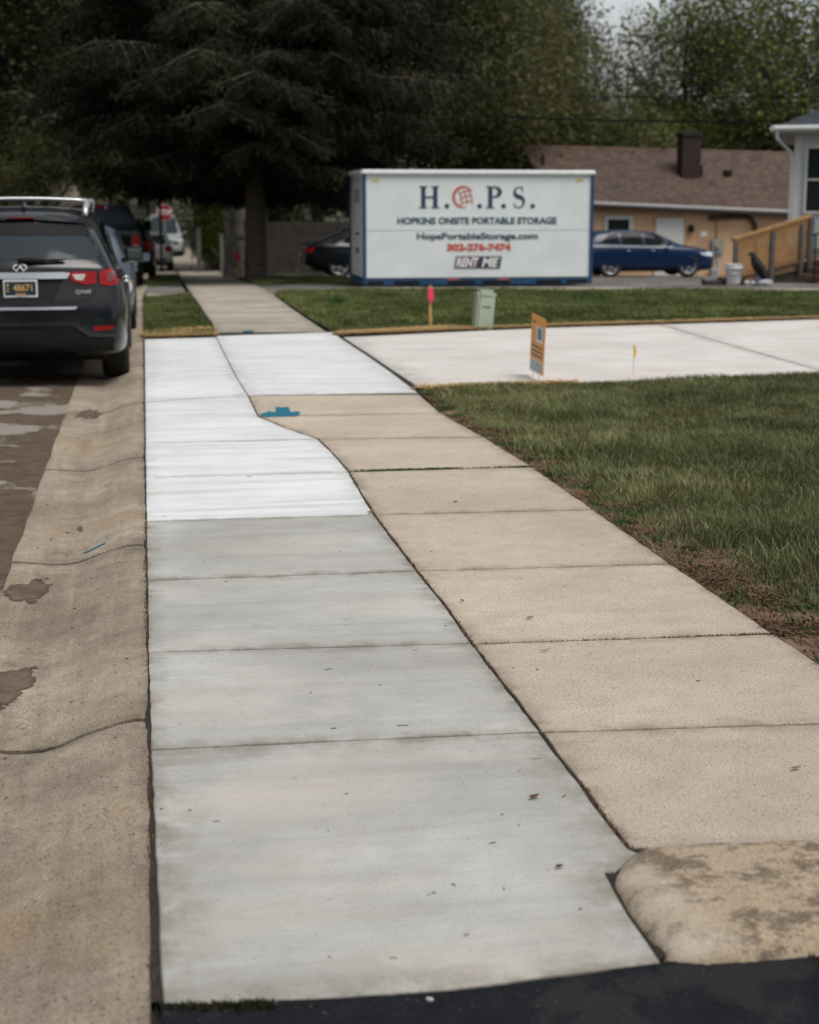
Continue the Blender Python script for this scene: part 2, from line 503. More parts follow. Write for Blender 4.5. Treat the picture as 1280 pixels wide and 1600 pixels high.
# rolled kerb and gutter pan, cast in lengths with open joints
KP = [(-.68, -.072), (-.62, -.073), (-.54, -.079), (-.46, -.088), (-.40, -.090), (-.35, -.084), (-.29, -.068), (-.23, -.046), (-.17, -.026), (-.10, -.010), (-.05, -.004), (-.012, -.006), (-.008, -.09)]
def yv(v, h=HCAM): return gnd(VPX, HOR + v).y
KJ = [yv(802), yv(528), yv(392), yv(308), yv(250), yv(212)]
kj = [KJ[0] - 2.9 * k for k in (4, 3, 2, 1)] + KJ + [KJ[-1] + 3 * k for k in range(1, 24)]
rng = random.Random(11)
for i, (a, b) in enumerate(zip(kj, kj[1:])):
    bm = BM()
    n = 28 if a < 25 else 10
    rows = []
    lay = bm.verts.layers.float.new('rim')
    for j in range(n + 1):
        y = a + .014 + (b - a - .028) * j / n
        row = []
        for q, (px, pz) in enumerate(KP):
            yy = y
            wob = .014 * math.sin(px * 11 + i * 2) + .005 * math.sin(px * 37 + i)
            if j == 0: yy += wob + rng.uniform(0, .006)
            if j == n:
                wob = .014 * math.sin(px * 11 + (i + 1) * 2) + .005 * math.sin(px * 37 + i + 1)
                yy += wob - rng.uniform(0, .006)
            e = rng.uniform(-.004, .004) if q >= len(KP) - 2 else (rng.uniform(-.006, .006) if q == 0 else 0)
            row.append(bm.verts.new((KX(y) + px + e, yy, T(0, y) + pz - (.006 if j in (0, n) else 0))))
            dd_ = min(y - a, b - y)
            row[-1][lay] = min(1, .9 * math.exp(-dd_ / .10) + .55 * math.exp(-((px + .43) / .07) ** 2) + .7 * math.exp(-(-.012 - px) / .03) + .35 * math.exp(-(px + .68) / .03))
        rows.append(row)
    for r0, r1 in zip(rows, rows[1:]):
        for q in range(len(KP) - 1):
            bm.faces.new((r0[q], r0[q + 1], r1[q + 1], r1[q]))
    for row, s in ((rows[0], 1), (rows[-1], -1)):            # end faces down into the joint
        low = [bm.verts.new(v.co - Vector((0, 0, .08))) for v in row]
        for q in range(len(KP) - 1):
            bm.faces.new((row[q], row[q + 1], low[q + 1], low[q]))
    prop(from_bm('kerb', bm, MT['kerb'], smooth=False, autosmooth=True), kind='structure')
V = []; Fc = []
yj = list(np.arange(-10, 31, 1)) + list(range(32, 90, 3))
for y in yj:
    V += [(KX(y) - .68, y, T(0, y) - .093), (KX(y) - .4, y, T(0, y) - .105), (KX(y) - .2, y, T(0, y) - .06), (KX(y) + .05, y, T(0, y) - .025)]
for j in range(len(yj) - 1):
    for i in range(3): Fc.append((j * 4 + i, j * 4 + i + 1, (j + 1) * 4 + i + 1, (j + 1) * 4 + i))
prop(fastmesh('kerb_joint_dirt', V, Fc, MT['joint']), kind='structure')

# ------------------------------------------------------------------ slabs
SEAM = [(338, 527), (352, 555), (370, 590), (388, 618), (404, 651), (450, 670), (497, 686), (522, 710), (545, 737), (563, 768), (585, 804),
        (612, 840), (652, 892), (695, 945), (738, 1005), (788, 1070), (845, 1143), (880, 1190), (915, 1235), (950, 1282), (985, 1325)]
def seam_between(y0, y1):
    """seam points with y0 < row < y1 plus interpolated ends"""
    def ip(y):
        for (xa, ya), (xb, yb) in zip(SEAM, SEAM[1:]):
            if ya <= y <= yb: return (xa + (xb - xa) * (y - ya) / (yb - ya), y)
    return [ip(y0)] + [p for p in SEAM if y0 + 2 < p[1] < y1 - 2] + [ip(y1)]
rs = random.Random(5)
def shrink(poly, d):
    """move each edge of a polygon inwards by d"""
    n = len(poly)
    area = sum(poly[i][0] * poly[(i + 1) % n][1] - poly[(i + 1) % n][0] * poly[i][1] for i in range(n))
    s = 1 if area > 0 else -1
    out = []
    for i in range(n):
        p0, p1, p2 = Vector(poly[i - 1]), Vector(poly[i]), Vector(poly[(i + 1) % n])
        a = (p1 - p0).normalized(); b = (p2 - p1).normalized()
        na = Vector((-a.y, a.x)) * s; nb = Vector((-b.y, b.x)) * s
        m = (na + nb)
        k = d / max(.35, (1 + na.dot(nb)))
        out.append(tuple(p1 + m * k))
    return out
def slab(name, pix, mat, gap=.004, top=0.0, thick=.07, bev=.006, world=None, seed=0, jag=.0, tilt=0, rimw=.05, ygap=0):
    poly = world if world else [g2(x, y) for x, y in pix]
    poly = shrink(poly, gap)
    if ygap:
        ya, yb = min(p[1] for p in poly), max(p[1] for p in poly)
        k_ = 1 - 2 * ygap / (yb - ya); yc_ = (ya + yb) / 2
        poly = [(x, yc_ + (y - yc_) * k_) for x, y in poly]
    r = random.Random(seed + len(poly))
    if jag:
        poly = [(x + r.uniform(-jag, jag), y + r.uniform(-jag, jag)) for x, y in resample(poly, .07)]
    bm = BM()
    lo = [bm.verts.new((x, y, T(x, y) + top - thick)) for x, y in poly]
    md = [bm.verts.new((x, y, T(x, y) + top - bev)) for x, y in poly]
    tp = [bm.verts.new((x, y, T(x, y) + top)) for x, y in shrink(poly, bev)]
    n = len(poly)
    for A, B in ((lo, md), (md, tp)):
        for i in range(n): bm.faces.new((A[i], A[(i + 1) % n], B[(i + 1) % n], B[i]))
    f = bm.faces.new(tp)
    bmesh.ops.triangulate(bm, faces=[f])
    ym = sum(p[1] for p in poly) / n
    st = .06 if ym < 8 else (.12 if ym < 16 else .35)
    grid_cut(bm, st, min(p[0] for p in poly), max(p[0] for p in poly), min(p[1] for p in poly), max(p[1] for p in poly))
    lay = bm.verts.layers.float.new('rim')
    A_ = np.array(poly); B_ = np.roll(A_, -1, 0); AB = B_ - A_; LL = (AB ** 2).sum(1) + 1e-9
    for v in bm.verts:
        q = np.array([v.co.x, v.co.y])
        t = np.clip(((q - A_) * AB).sum(1) / LL, 0, 1)
        d = np.sqrt((((A_ + AB * t[:, None]) - q) ** 2).sum(1).min())
        v[lay] = math.exp(-d / rimw)
    o = from_bm(name, bm, mat)
    o['kind'] = 'structure'
    return o
# west strip: pale slabs between kerb and the wandering seam.  (left row, right row) of each slab
LJ = [(530, 527), (628, 618), (692, 686), (746, 737), (814, 804), (907, 892), (1019, 1005), (1171, 1143)]
def leftx(y): return float(np.interp(y, [520, 814, 1010, 1180, 1565], [225.5, 227.5, 230, 234, 240]))
for i in range(len(LJ) - 1):
    (ya, yb), (yc, yd) = LJ[i], LJ[i + 1]
    pix = [(leftx(ya), ya)] + seam_between(yb, yd) + [(leftx(yc), yc)]
    tooled = i in (1, 2, 3)
    slab('sidewalk_slab', pix, MT['new'] if i < 4 else MT['grey'], gap=.0065, ygap=(.018, .012, .002, .004, .002, .001, 0)[i], seed=i, jag=.0020, bev=.002)
pix = [(leftx(1171), 1171)] + seam_between(1143, 1325) + [(1003, 1334), (984, 1346), (962, 1362), (948, 1362), (962, 1388), (985, 1428), (1010, 1466), (1037, 1503), (900, 1520), (700, 1545), (500, 1560), (300, 1568), (250, 1567)]
slab('sidewalk_slab', pix, MT['grey'], gap=.006, seed=9, bev=.004, jag=.0025, rimw=.10)
# east strip: older beige slabs
RE = [(655, 616), (690, 646), (757, 683), (832, 729), (928, 796), (1050, 881), (1210, 990), (1417, 1126), (1715, 1318)]
RJ = [617, 650, 686, 737, 804, 892, 1006, 1144, 1325]
for i in range(len(RJ) - 1):
    sm = seam_between(max(RJ[i], 618), min(RJ[i + 1], 1324))
    pix = [RE[i]] + sm + [RE[i + 1]]
    g = {2: .004, 3: .010, 5: .004, 6: .007, 7: .006}.get(i, .004)
    slab('sidewalk_slab', pix, MT['old'], gap=.0065, ygap=(.007, .008, .010, .010, .005, .003, .002, .001, 0)[i], seed=20 + i, jag=.003 if i > 2 else .001, bev=.003)
# new flare slab between the seam and the driveway
slab('sidewalk_slab', [(338, 525), (520, 519), (535, 530), (575, 556), (615, 584), (653, 613)] + seam_between(528, 617)[::-1], MT['new'], gap=.004, seed=41, bev=.005)
# old raised apron end with worn round shoulder
def apron():
    poly = [g2(*p) for p in [(956, 1378), (960, 1359), (975, 1344), (1002, 1333), (1060, 1327), (1150, 1324), (1280, 1318), (1700, 1300), (1900, 1310), (1900, 1480), (1700, 1473), (1280, 1494), (1180, 1503), (1100, 1507), (1047, 1502), (1010, 1463), (975, 1417)]]
    poly = resample(poly, .06)
    r = random.Random(12)
    poly = [(x + r.uniform(-.005, .005), y + r.uniform(-.008, .008)) for x, y in poly]
    bm = BM()
    lay = bm.verts.layers.float.new('rim')
    f = bm.faces.new([bm.verts.new((x, y, 0)) for x, y in poly])
    bmesh.ops.triangulate(bm, faces=[f])
    xs = [p[0] for p in poly]; ys = [p[1] for p in poly]
    grid_cut(bm, .022, min(xs), max(xs), min(ys), max(ys))
    P = [Vector((x, y)) for x, y in poly]
    x0 = min(xs)
    for v in bm.verts:
        q = Vector((v.co.x, v.co.y))
        d = min(abs_seg(q, P[i], P[(i + 1) % len(P)]) for i in range(len(P)))
        t = min(1, d / .11)
        v.co.z = -.030 + .075 * math.sqrt(max(0, 1 - (1 - t) ** 2)) + (.004 * math.sin(v.co.x * 23) * math.sin(v.co.y * 19) + .0015 * math.sin(v.co.x * 71 + v.co.y * 53)) * t
        v[lay] = max(0, 1 - (q.x - x0 - .25 * max(0, P[0].y - q.y)) / .16) * min(1, d / .02)
    prop(from_bm('old_driveway_apron', bm, MT['apron'], smooth=True), kind='structure')
def abs_seg(q, a, b):
    ab = b - a
    t = max(0, min(1, (q - a).dot(ab) / max(ab.length_squared, 1e-9)))
    return (q - a - ab * t).length
apron()
# dirt under all joints
poly = [g2(*p) for p in [(222, 519), (520, 517), (655, 614)] + RE[1:] + [(1715, 1440), (1040, 1490), (1020, 1500), (231, 1562)]]
sheet('joint_dirt', poly, -.007, MT['joint'], step=0)
# foreground sealed black asphalt driveway
def fg():
    top = [(-60, 1700), (150, 1600), (215, 1574), (250, 1560), (400, 1558), (600, 1546), (800, 1525), (1000, 1500), (1120, 1496), (1280, 1485), (1900, 1473)]
    P = [g2(*p) for p in top]
    nx_, ny_ = g2(*RE[-1])
    P += [(nx_ + .3, P[-1][1]), (nx_ + .3, ny_ + .02), (9, ny_ + .02), (9, -3), (-.9, -3)]
    P[0] = (-.9, P[0][1])
    P = [(-.03, -3) if p == (-.9, -3) else p for p in P]
    P = [p for p in P if p[0] > -.04]
    P = resample(P, .05)
    r = random.Random(3)
    P = [(x + r.uniform(-.004, .004), y + (r.uniform(-.008, .008) if y > .5 else 0)) for x, y in P]
    bm = BM()
    f = bm.faces.new([bm.verts.new((x, y, 0)) for x, y in P])
    bmesh.ops.triangulate(bm, faces=[f])
    grid_cut(bm, .12, -.1, 6, -3, 4.2)
    for v in bm.verts:
        v.co.z = -.0065 + .003 * math.sin(v.co.x * 5.1 + 1) * math.sin(v.co.y * 6.3) + r.uniform(-.0012, .0012)
    prop(from_bm('asphalt_driveway', bm, MT['black_asphalt'], smooth=True), kind='structure')
fg()
# new concrete driveway
DR_TOP = [(530, 525), (700, 519), (860, 512), (1030, 507), (1280, 499), (1900, 480)]
DR_BOT = [(652, 607), (900, 598), (1280, 583), (1900, 555)]
slab('driveway', [(528, 526), (700, 519), (860, 512), (1030, 507), (1280, 577), (1500, 632), (1280, 583), (900, 598), (655, 607)], MT['drive'], gap=.006, seed=60, bev=.006) if False else None
def drive():
    j0, j1 = g2(1030, 507), g2(1283, 578)
    d = Vector(j1) - Vector(j0)
    bend = tuple(Vector(j0) + d * 1.02)
    A = [g2(*p) for p in [(535, 527), (700, 519), (860, 512), (1030, 507)]] + [g2(1283, 579)] + [g2(*p) for p in [(1275, 583), (900, 598), (658, 608), (615, 580), (575, 553)]]
    slab('driveway', None, MT['drive'], gap=.012, world=A, seed=61, bev=.003)
    B = [g2(1030, 507), g2(1280, 499), g2(1900, 478), g2(1900, 556), g2(1283, 583), g2(1283, 579)]
    slab('driveway', None, MT['drive'], gap=.012, world=B, seed=62, bev=.003)
drive()
poly = [g2(*p) for p in [(530, 526), (1280, 498), (1910, 477), (1910, 558), (1280, 584), (653, 609)]]
sheet('driveway_joint_dirt', poly, -.010, MT['joint'], step=0)

# far sidewalk, running on past the spruce
FL = [(338, 519), (330, 503), (318, 487), (309, 472), (299, 459), (291, 447), (284, 437), (279, 427), (274, 417), (268, 406), (264, 398)]
FR = [(511, 518), (490, 504), (466, 488), (445, 473), (427, 459), (402, 446), (372, 437), (350, 427), (333, 417), (313, 406), (300, 398)]
for i in range(len(FL) - 1):
    slab('sidewalk_slab', [FL[i], FR[i], FR[i + 1], FL[i + 1]], MT['far'], gap=.008, seed=80 + i, bev=.008)
poly = [g2(*p) for p in FL] + [g2(*p) for p in FR][::-1]
sheet('joint_dirt', poly, -.022, MT['joint'], step=3)
sheet('far_sidewalk', [g2(264, 398), g2(300, 398), (g2(300, 398)[0] + .2, 95), (g2(264, 398)[0] + .2, 95)], -.004, MT['far'], step=3)
# left verge
VG = [g2(*p) for p in [(224.5, 528), (335, 525), (328, 506), (316, 489), (307, 474), (297, 461), (224, 466)]]
sheet('verge_soil', VG, -.015, MT['turf'], step=.8)
# dark lane and pale slab crossing the verge
y0, y1, y2_, y3 = g2(240, 466)[1], g2(240, 459.5)[1], g2(240, 446)[1], g2(240, 431)[1]
slab('driveway_kerb_strip', None, concrete('pinkish_concrete', (.62, .52, .43), (.5, .42, .35), .4, .2, .2, 0), world=[(0.02, y0), (g2(298, 466)[0], y0), (g2(293, 460)[0], y1), (0.02, y1)])
sheet('asphalt_driveway_far', [(0.02, y1), (g2(293, 459)[0], y1), (g2(284, 446)[0], y2_), (0.05, y2_)], -.01, MT['lot'], step=2)
sheet('verge_soil_far', [(0.04, y2_), (g2(284, 446)[0], y2_), (g2(279, 431)[0], y3), (0.2, y3)], -.014, MT['turf'], step=1)
sheet('far_driveway_left', [(0.2, y3), (g2(279, 431)[0], y3), (g2(273, 415)[0], g2(273, 415)[1]), (.7, g2(273, 415)[1])], -.012, MT['far'], step=2)

# east side: far lawn, lot, driveway behind the spruce
LW = [(430, 459), (446, 471), (467, 485), (490, 500), (520, 517), (535, 523), (700, 516), (860, 509), (1030, 503), (1280, 496), (1900, 476), (1900, 440), (1280, 454), (900, 453), (560, 452), (440, 456)]
LWW = [g2(*p) for p in LW]
sheet('far_lawn_soil', LWW, -.012, MT['turf'], step=2)
LOT = [g2(*p) for p in [(402, 446), (428, 459), (440, 456.5), (560, 452.5), (900, 453.5), (1280, 454.5), (1900, 441)]] + [(36, 60), (8, 60)] + [g2(*p) for p in [(560, 443), (480, 441.5)]]
sheet('storage_lot', LOT, -.02, MT['lot'], step=2.5)
slab('lot_edge_kerb', None, MT['far'], world=[g2(560, 449.5), g2(940, 449.8), g2(1290, 451.5), g2(1290, 454.2), g2(900, 453.2), g2(560, 452.3)], gap=0, top=.012)
STG = [g2(*p) for p in [(376, 437), (404, 446), (480, 441), (560, 442.5), (570, 435), (480, 431), (360, 431)]]
sheet('spruce_bed_soil', STG, -.016, MT['turf'], step=1.5)
sheet('rear_driveway', [g2(*p) for p in [(352, 429), (362, 432), (480, 432), (620, 436), (620, 414), (470, 415), (345, 417), (338, 420)]], -.018, MT['far'], step=2.5)

# near lawn and its bare worn border
NL = [g2(*p) for p in [(656, 611)] + RE[1:]]
NLT = [g2(*p) for p in [(1900, 560), (1280, 586), (900, 601), (660, 610)]]
NLW = NL + [(9, NL[-1][1])] + NLT
sheet('lawn_soil', NLW, -.004, MT['soil'], step=.5)

# paint marks sprayed by the utility locator
PB = simple('blue_marking_paint', (.0, .13, .20), .7, var=.3, vscale=30)
def paint(pix, dz, label, seed):
    r = random.Random(seed)
    P = resample([g2(*p) for p in pix], .02)
    P = [(x + r.uniform(-.010, .010), y + r.uniform(-.035, .035)) for x, y in P]
    bm = BM()
    f = bm.faces.new([bm.verts.new((x, y, T(x, y) + dz)) for x, y in P])
    for k in range(70):                      # overspray dots
        px, py = P[r.randrange(len(P))]
        px += r.gauss(0, .022); py += r.gauss(0, .05); s = r.uniform(.0015, .004)
        bm.faces.new([bm.verts.new((px + s * math.cos(a), py + s * math.sin(a), T(px, py) + dz)) for a in (0, 1.2, 2.5, 3.8, 5)])
    bmesh.ops.triangulate(bm, faces=bm.faces[:])
    prop(from_bm('paint_mark', bm, PB), label, 'paint mark')
paint([(407, 647), (420, 643), (432, 644), (430, 637), (450, 636), (453, 643), (469, 644), (467, 650), (440, 651), (410, 652)], .003, 'blue sprayed T shaped utility mark on the beige slab beside the seam', 1)
paint([(379, 516.5), (396, 516.5), (395, 519), (380, 519)], .003, 'small blue sprayed dash where the old sidewalk meets the white slab', 2)
def kerb_paint():
    a, b = gnd(130, 857, -.05), gnd(165, 846, -.03)
    bm = BM()
    n = 14; r = random.Random(8)
    prev = None
    for i in range(n + 1):
        t = i / n
        p = a.lerp(b, t)
        zz = float(np.interp(p.x, [q[0] + KX(9) for q in KP], [q[1] for q in KP])) + .004
        wd = .014 + r.uniform(-.005, .005)
        v = [bm.verts.new((p.x, p.y - wd, zz)), bm.verts.new((p.x, p.y + wd, zz))]
        if prev: bm.faces.new((prev[0], v[0], v[1], prev[1]))
        prev = v
    prop(from_bm('paint_mark', bm, PB), 'blue sprayed streak across the gutter concrete near a joint', 'paint mark')
kerb_paint()

# damp patches dried into the gutter (real stains of their own shape)
def wetmat():
    m, nt, bs = newmat('damp_gutter_stain')
    v = coords(nt)
    col = mixc(nt, remap(nt, noise(nt, v, 9, 6, .7), .35, .65), (.075, .050, .030), (.17, .125, .08))
    col = mixc(nt, remap(nt, noise(nt, v, 150, 4, .75), .45, .62, 0, .5), col, (.05, .036, .024))
    at_ = _n(nt, 'ShaderNodeAttribute'); at_.attribute_name = 'rad'
    ad = _n(nt, 'ShaderNodeMath', operation='ADD'); nt.links.new(at_.outputs['Fac'], ad.inputs[0])
    nt.links.new(remap(nt, noise(nt, v, 13, 8, .68), .3, .7, -.30, .30), ad.inputs[1])
    rim = remap(nt, ad.outputs[0], .58, .78, 0, .7)
    col = mixc(nt, rim, col, (.06, .043, .028))
    nt.links.new(col, bs.inputs['Base Color']); bs.inputs['Roughness'].default_value = .75
    tr = _n(nt, 'ShaderNodeBsdfTransparent'); ms = _n(nt, 'ShaderNodeMixShader')
    nt.links.new(remap(nt, ad.outputs[0], .78, .84, 0, 1), ms.inputs[0])
    nt.links.new(bs.outputs[0], ms.inputs[1]); nt.links.new(tr.outputs[0], ms.inputs[2])
    nt.links.new(ms.outputs[0], nt.nodes['Material Output'].inputs[0])
    return m
WET = wetmat()
def stain(cx, cy, rx, ry, seed):
    r = random.Random(seed)
    ph = [r.uniform(0, 6) for _ in range(6)]
    bm = BM()
    lay = bm.verts.layers.float.new('rad')
    c = bm.verts.new((cx, cy, 0)); rings = []
    for q in (.33, .66, .85, 1.05, 1.25):
        ring = []
        for k in range(44):
            a = 2 * PI * k / 44
            m = q * (1 + .22 * math.sin(2 * a + ph[0]) + .14 * math.sin(3 * a + ph[1]) + .09 * math.sin(7 * a + ph[2]) + .06 * math.sin(13 * a + ph[3]))
            ring.append(bm.verts.new((cx + rx * m * math.cos(a), cy + ry * m * math.sin(a), 0)))
        rings.append(ring)
        for v in ring: v[lay] = q
    for k in range(44): bm.faces.new((c, rings[0][k], rings[0][(k + 1) % 44]))
    for A, B in zip(rings, rings[1:]):
        for k in range(44): bm.faces.new((A[k], B[k], B[(k + 1) % 44], A[(k + 1) % 44]))
    for v in bm.verts:
        v.co.z = float(np.interp(v.co.x, [q[0] + KX(v.co.y) for q in KP], [q[1] for q in KP])) + .0028 + T(0, v.co.y)
    prop(from_bm('gutter_stain', bm, WET, smooth=True), kind='structure')
for (px, py, rx, ry, s) in [(45, 925, .095, .30, 1), (8, 1075, .12, .26, 2), (140, 647, .09, .42, 3), (125, 826, .02, .09, 5)]:
    p = gnd(px, py, -.082)
    stain(p.x, p.y, rx, ry, s)
p = gnd(40, 1140, -.055)

# straw matting along the new driveway edges
def straw(name, pix_a, wdt, seed, n, up=1, label=''):
    """loose heaped straw blades following a line"""
    r = np.random.default_rng(seed)
    P = np.array([g2(*p) for p in pix_a])
    seg = np.linalg.norm(np.diff(P, axis=0), axis=1); cum = np.concatenate([[0], np.cumsum(seg)])
    t = r.uniform(0, cum[-1], n)
    x = np.interp(t, cum, P[:, 0]); y = np.interp(t, cum, P[:, 1]) + r.uniform(0, wdt, n) * up * (.6 + .8 * vnoise(t * 1.3, t * 0, seed))
    z = np.array([T(a, b) for a, b in zip(x, y)]) + r.uniform(.0, .03, n)
    ang = r.uniform(0, PI, n); L = r.uniform(.04, .12, n); wd = r.uniform(.003, .007, n)
    dx, dy = np.cos(ang) * L, np.sin(ang) * L
    wx, wy = -np.sin(ang) * wd, np.cos(ang) * wd
    dz = r.uniform(-.01, .02, n)
    V = np.stack([np.stack([x - dx + wx, y - dy + wy, z], 1), np.stack([x - dx - wx, y - dy - wy, z], 1),
                  np.stack([x + dx - wx, y + dy - wy, z + dz], 1), np.stack([x + dx + wx, y + dy + wy, z + dz], 1)], 1).reshape(-1, 3)
    V[:, 2] = np.maximum(V[:, 2], .003)
    prop(fastmesh(name, V, np.arange(n * 4).reshape(-1, 4), MT['strawb']), kind='stuff', label=label, cat='straw')
MT['strawb'] = foliage('straw_blades', (.55, .36, .16), (.36, .23, .10), .8, 0)
straw('straw_matting', [(530, 524), (640, 519.5), (760, 515)], .42, 1, 9000, 1, 'tan straw matting heaped at the near left end of the far lawn edge')
straw('straw_matting', [(760, 514.5), (860, 510.5), (1030, 505.5), (1280, 498), (1500, 490)], .16, 11, 5500, 1, 'thin tan straw line along the far edge of the white driveway')
straw('straw_matting', [(228, 528), (334, 525)], .9, 2, 10000, 1, 'tan straw heaped where the grass verge meets the white slab')
straw('straw_matting', [(652, 608), (760, 603), (900, 599)], .10, 3, 1100, -1, 'thin line of tan straw on the lawn edge of the white driveway')

# ------------------------------------------------------------------ grass
def blades(name, poly, n, hmin, hmax, wd, seed, mat, label, dens=None, hgt=None, lean=.5, root=-.01, cat='grass'):
    r = np.random.default_rng(seed)
    P = np.array(poly)
    x = r.uniform(P[:, 0].min(), P[:, 0].max(), n * 4); y = r.uniform(P[:, 1].min(), P[:, 1].max(), n * 4)
    ok = inpoly(x, y, poly)
    x, y = x[ok], y[ok]
    if dens is not None:
        k = r.uniform(0, 1, len(x)) < dens(x, y)
        x, y = x[k], y[k]
    x, y = x[:n], y[:n]
    n = len(x)
    z = np.array([T(a, b) for a, b in zip(x, y)]) + root
    h = r.uniform(hmin, hmax, n)
    if hgt is not None: h *= hgt(x, y)
    a = r.uniform(0, 2 * PI, n)
    cl = vnoise(x * 5, y * 5, seed + 5) * 6.3                       # tufts lean together
    la = cl + r.normal(0, .9, n); ll = h * np.abs(r.normal(0, lean, n))
    lx, ly = np.cos(la) * ll, np.sin(la) * ll
    wx, wy = np.cos(a) * wd / 2, np.sin(a) * wd / 2
    def pt(fx, s, hz): return np.stack([x + lx * fx + wx * s, y + ly * fx + wy * s, z + h * hz], 1)
    V = np.stack([pt(0, -1, 0), pt(0, 1, 0), pt(.35, .85, .55), pt(.35, -.85, .55), pt(1, .12, .95), pt(1, -.12, .95)], 1).reshape(-1, 3)
    b = np.arange(n)[:, None] * 6
    Fq = np.concatenate([b + np.array([0, 1, 2, 3]), b + np.array([3, 2, 4, 5])], 1).reshape(-1, 4)
    return prop(fastmesh(name, V, Fq, mat), label, cat, kind='stuff')
EDGE = np.array(NL)
def edge_x(y): return np.interp(y, EDGE[::-1, 1], EDGE[::-1, 0])
def nl_dens(x, y):
    d = x - edge_x(y)
    nz = vnoise(x * 2.2, y * 2.2, 3) * .6 + vnoise(x * 6, y * 6, 4) * .4
    border = np.clip((d - .04 - .55 * (nz - .42)) / .18, 0.07, 1)
    return border * np.clip(.55 + nz * .9, 0, 1) * np.clip(1.5 - np.maximum(x - 6.5, 0) * .9, .08, 1)
def nl_h(x, y):
    return .55 + 1.05 * vnoise(x * 1.6, y * 1.6, 8) ** 1.3 + .25 * vnoise(x * 5, y * 5, 9)
NLG = [p for p in NLW if p[1] > 2]
blades('lawn_grass', NLG, 240000, .025, .070, .0058, 1, MT['grass'], 'thick green lawn beside the beige slabs in front of the white driveway', nl_dens, nl_h, .55)
blades('lawn_grass', NLG, 42000, .03, .075, .0050, 21, MT['palegrass'], 'pale wispy blades standing through the front lawn', nl_dens, nl_h, .7)
BAND = [(x - .0, y) for x, y in NL if 2 < y] + [(x + .95, y) for x, y in NL[::-1] if 2 < y]
def bd(x, y):
    d = x - edge_x(y)
    return np.clip(1.1 - d / .55, 0, 1) * np.clip(vnoise(x * 7, y * 7, 12) * 1.8 - .6, 0, 1)
blades('clover', BAND, 24000, .006, .024, .010, 2, MT['clover'], 'low clover and weeds in the bare border of the front lawn', bd, None, 1.2, 0)
def dd(x, y):
    d = x - edge_x(y)
    return np.clip(1.0 - d / .6, .04, 1) * np.clip(vnoise(x * 5, y * 5, 22) * 1.9 - .5, 0, 1)
blades('dead_grass', BAND, 34000, .004, .016, .009, 3, MT['dry'], 'dry brown thatch and leaf crumbs in the bare border of the front lawn', dd, None, 3.0, .002, 'thatch')
def fl_h(x, y): return .5 + 1.0 * vnoise(x * 1.1, y * 1.1, 30)
LWG = [(x, y) for x, y in LWW]
blades('far_lawn_grass', LWG, 130000, .03, .075, .013, 5, MT['grassfar'], 'green lawn between the white driveway and the storage container', lambda x, y: np.clip(.5 + .7 * vnoise(x * .9, y * .9, 31), 0, 1) * np.clip(1.4 - (x - 12) * .1, .2, 1), fl_h, .6)
blades('verge_grass', VG, 20000, .03, .08, .009, 6, MT['grassfar'], 'grass verge between the kerb and the far sidewalk', lambda x, y: np.clip(.2 + 1.3 * vnoise(x * 2, y * 2, 41), 0.1, 1), fl_h, .6)
blades('verge_grass', [(0.04, y2_), (g2(284, 446)[0], y2_), (g2(279, 431)[0], y3), (0.2, y3)], 9000, .03, .08, .014, 7, MT['grassfar'], 'second short grass verge beyond the dark lane', None, fl_h, .6)
blades('spruce_bed_grass', STG, 16000, .03, .09, .015, 8, MT['grassfar'], 'rough grass at the foot of the spruce trunk', None, fl_h, .6)
def line_weeds(name, pix, n, seed, label, hmax=.02, wd=.008, spread=.006, mat='clover', thr=.55):
    r = np.random.default_rng(seed)
    P = np.array([g2(*p) for p in pix])
    seg = np.linalg.norm(np.diff(P, axis=0), axis=1); cum = np.concatenate([[0], np.cumsum(seg)])
    t = r.uniform(0, cum[-1], n * 3); t = t[r.uniform(0, 1, n * 3) < np.clip(vnoise(t * 4, t * 0, seed) * 2.6 - thr, 0, 1)][:n]
    n = len(t)
    x = np.interp(t, cum, P[:, 0]) + r.normal(0, spread, n); y = np.interp(t, cum, P[:, 1]) + r.normal(0, spread, n)
    a = r.uniform(0, 6.28, n); h = r.uniform(.004, hmax, n)
    lx, ly = np.cos(a) * h * .8, np.sin(a) * h * .8; wx, wy = -np.sin(a) * wd / 2, np.cos(a) * wd / 2
    z = np.full(n, -.01)
    V = np.stack([np.stack([x - wx, y - wy, z], 1), np.stack([x + wx, y + wy, z], 1), np.stack([x + lx + wx * .4, y + ly + wy * .4, z + .01 + h], 1), np.stack([x + lx - wx * .4, y + ly - wy * .4, z + .01 + h], 1)], 1).reshape(-1, 3)
    prop(fastmesh(name, V, np.arange(n * 4).reshape(-1, 4), MT[mat]), label, 'weeds', kind='stuff')
line_weeds('joint_weeds', [(548, 737), (832, 730)], 1500, 1, 'small green weeds growing in the wide slab joint', .016, .006, .006, 'clover', -.1)
line_weeds('joint_weeds', SEAM[4:], 1100, 2, 'brown roots and moss along the wandering seam', .006, .006, .006, 'dry')
line_weeds('kerb_weeds', [(leftx(y), y) for y in (640, 800, 1000, 1200, 1400, 1565)], 900, 3, 'brown roots and crumbs along the kerb edge', .004, .004, .005, 'dry')
line_weeds('joint_weeds', [(742, 1007), (1210, 990)], 350, 4, 'brown crumbs in the slab joint of the beige walk', .006, .006, .004, 'dry')
line_weeds('moss', [(245, 1572), (330, 1572), (420, 1568)], 700, 5, 'dark moss at the corner of the pale slab', .005, .006, .010, 'moss')
line_weeds('moss', [(1050, 1500), (1150, 1503), (1280, 1496)], 900, 6, 'dark moss under the worn apron edge', .006, .006, .010, 'moss')

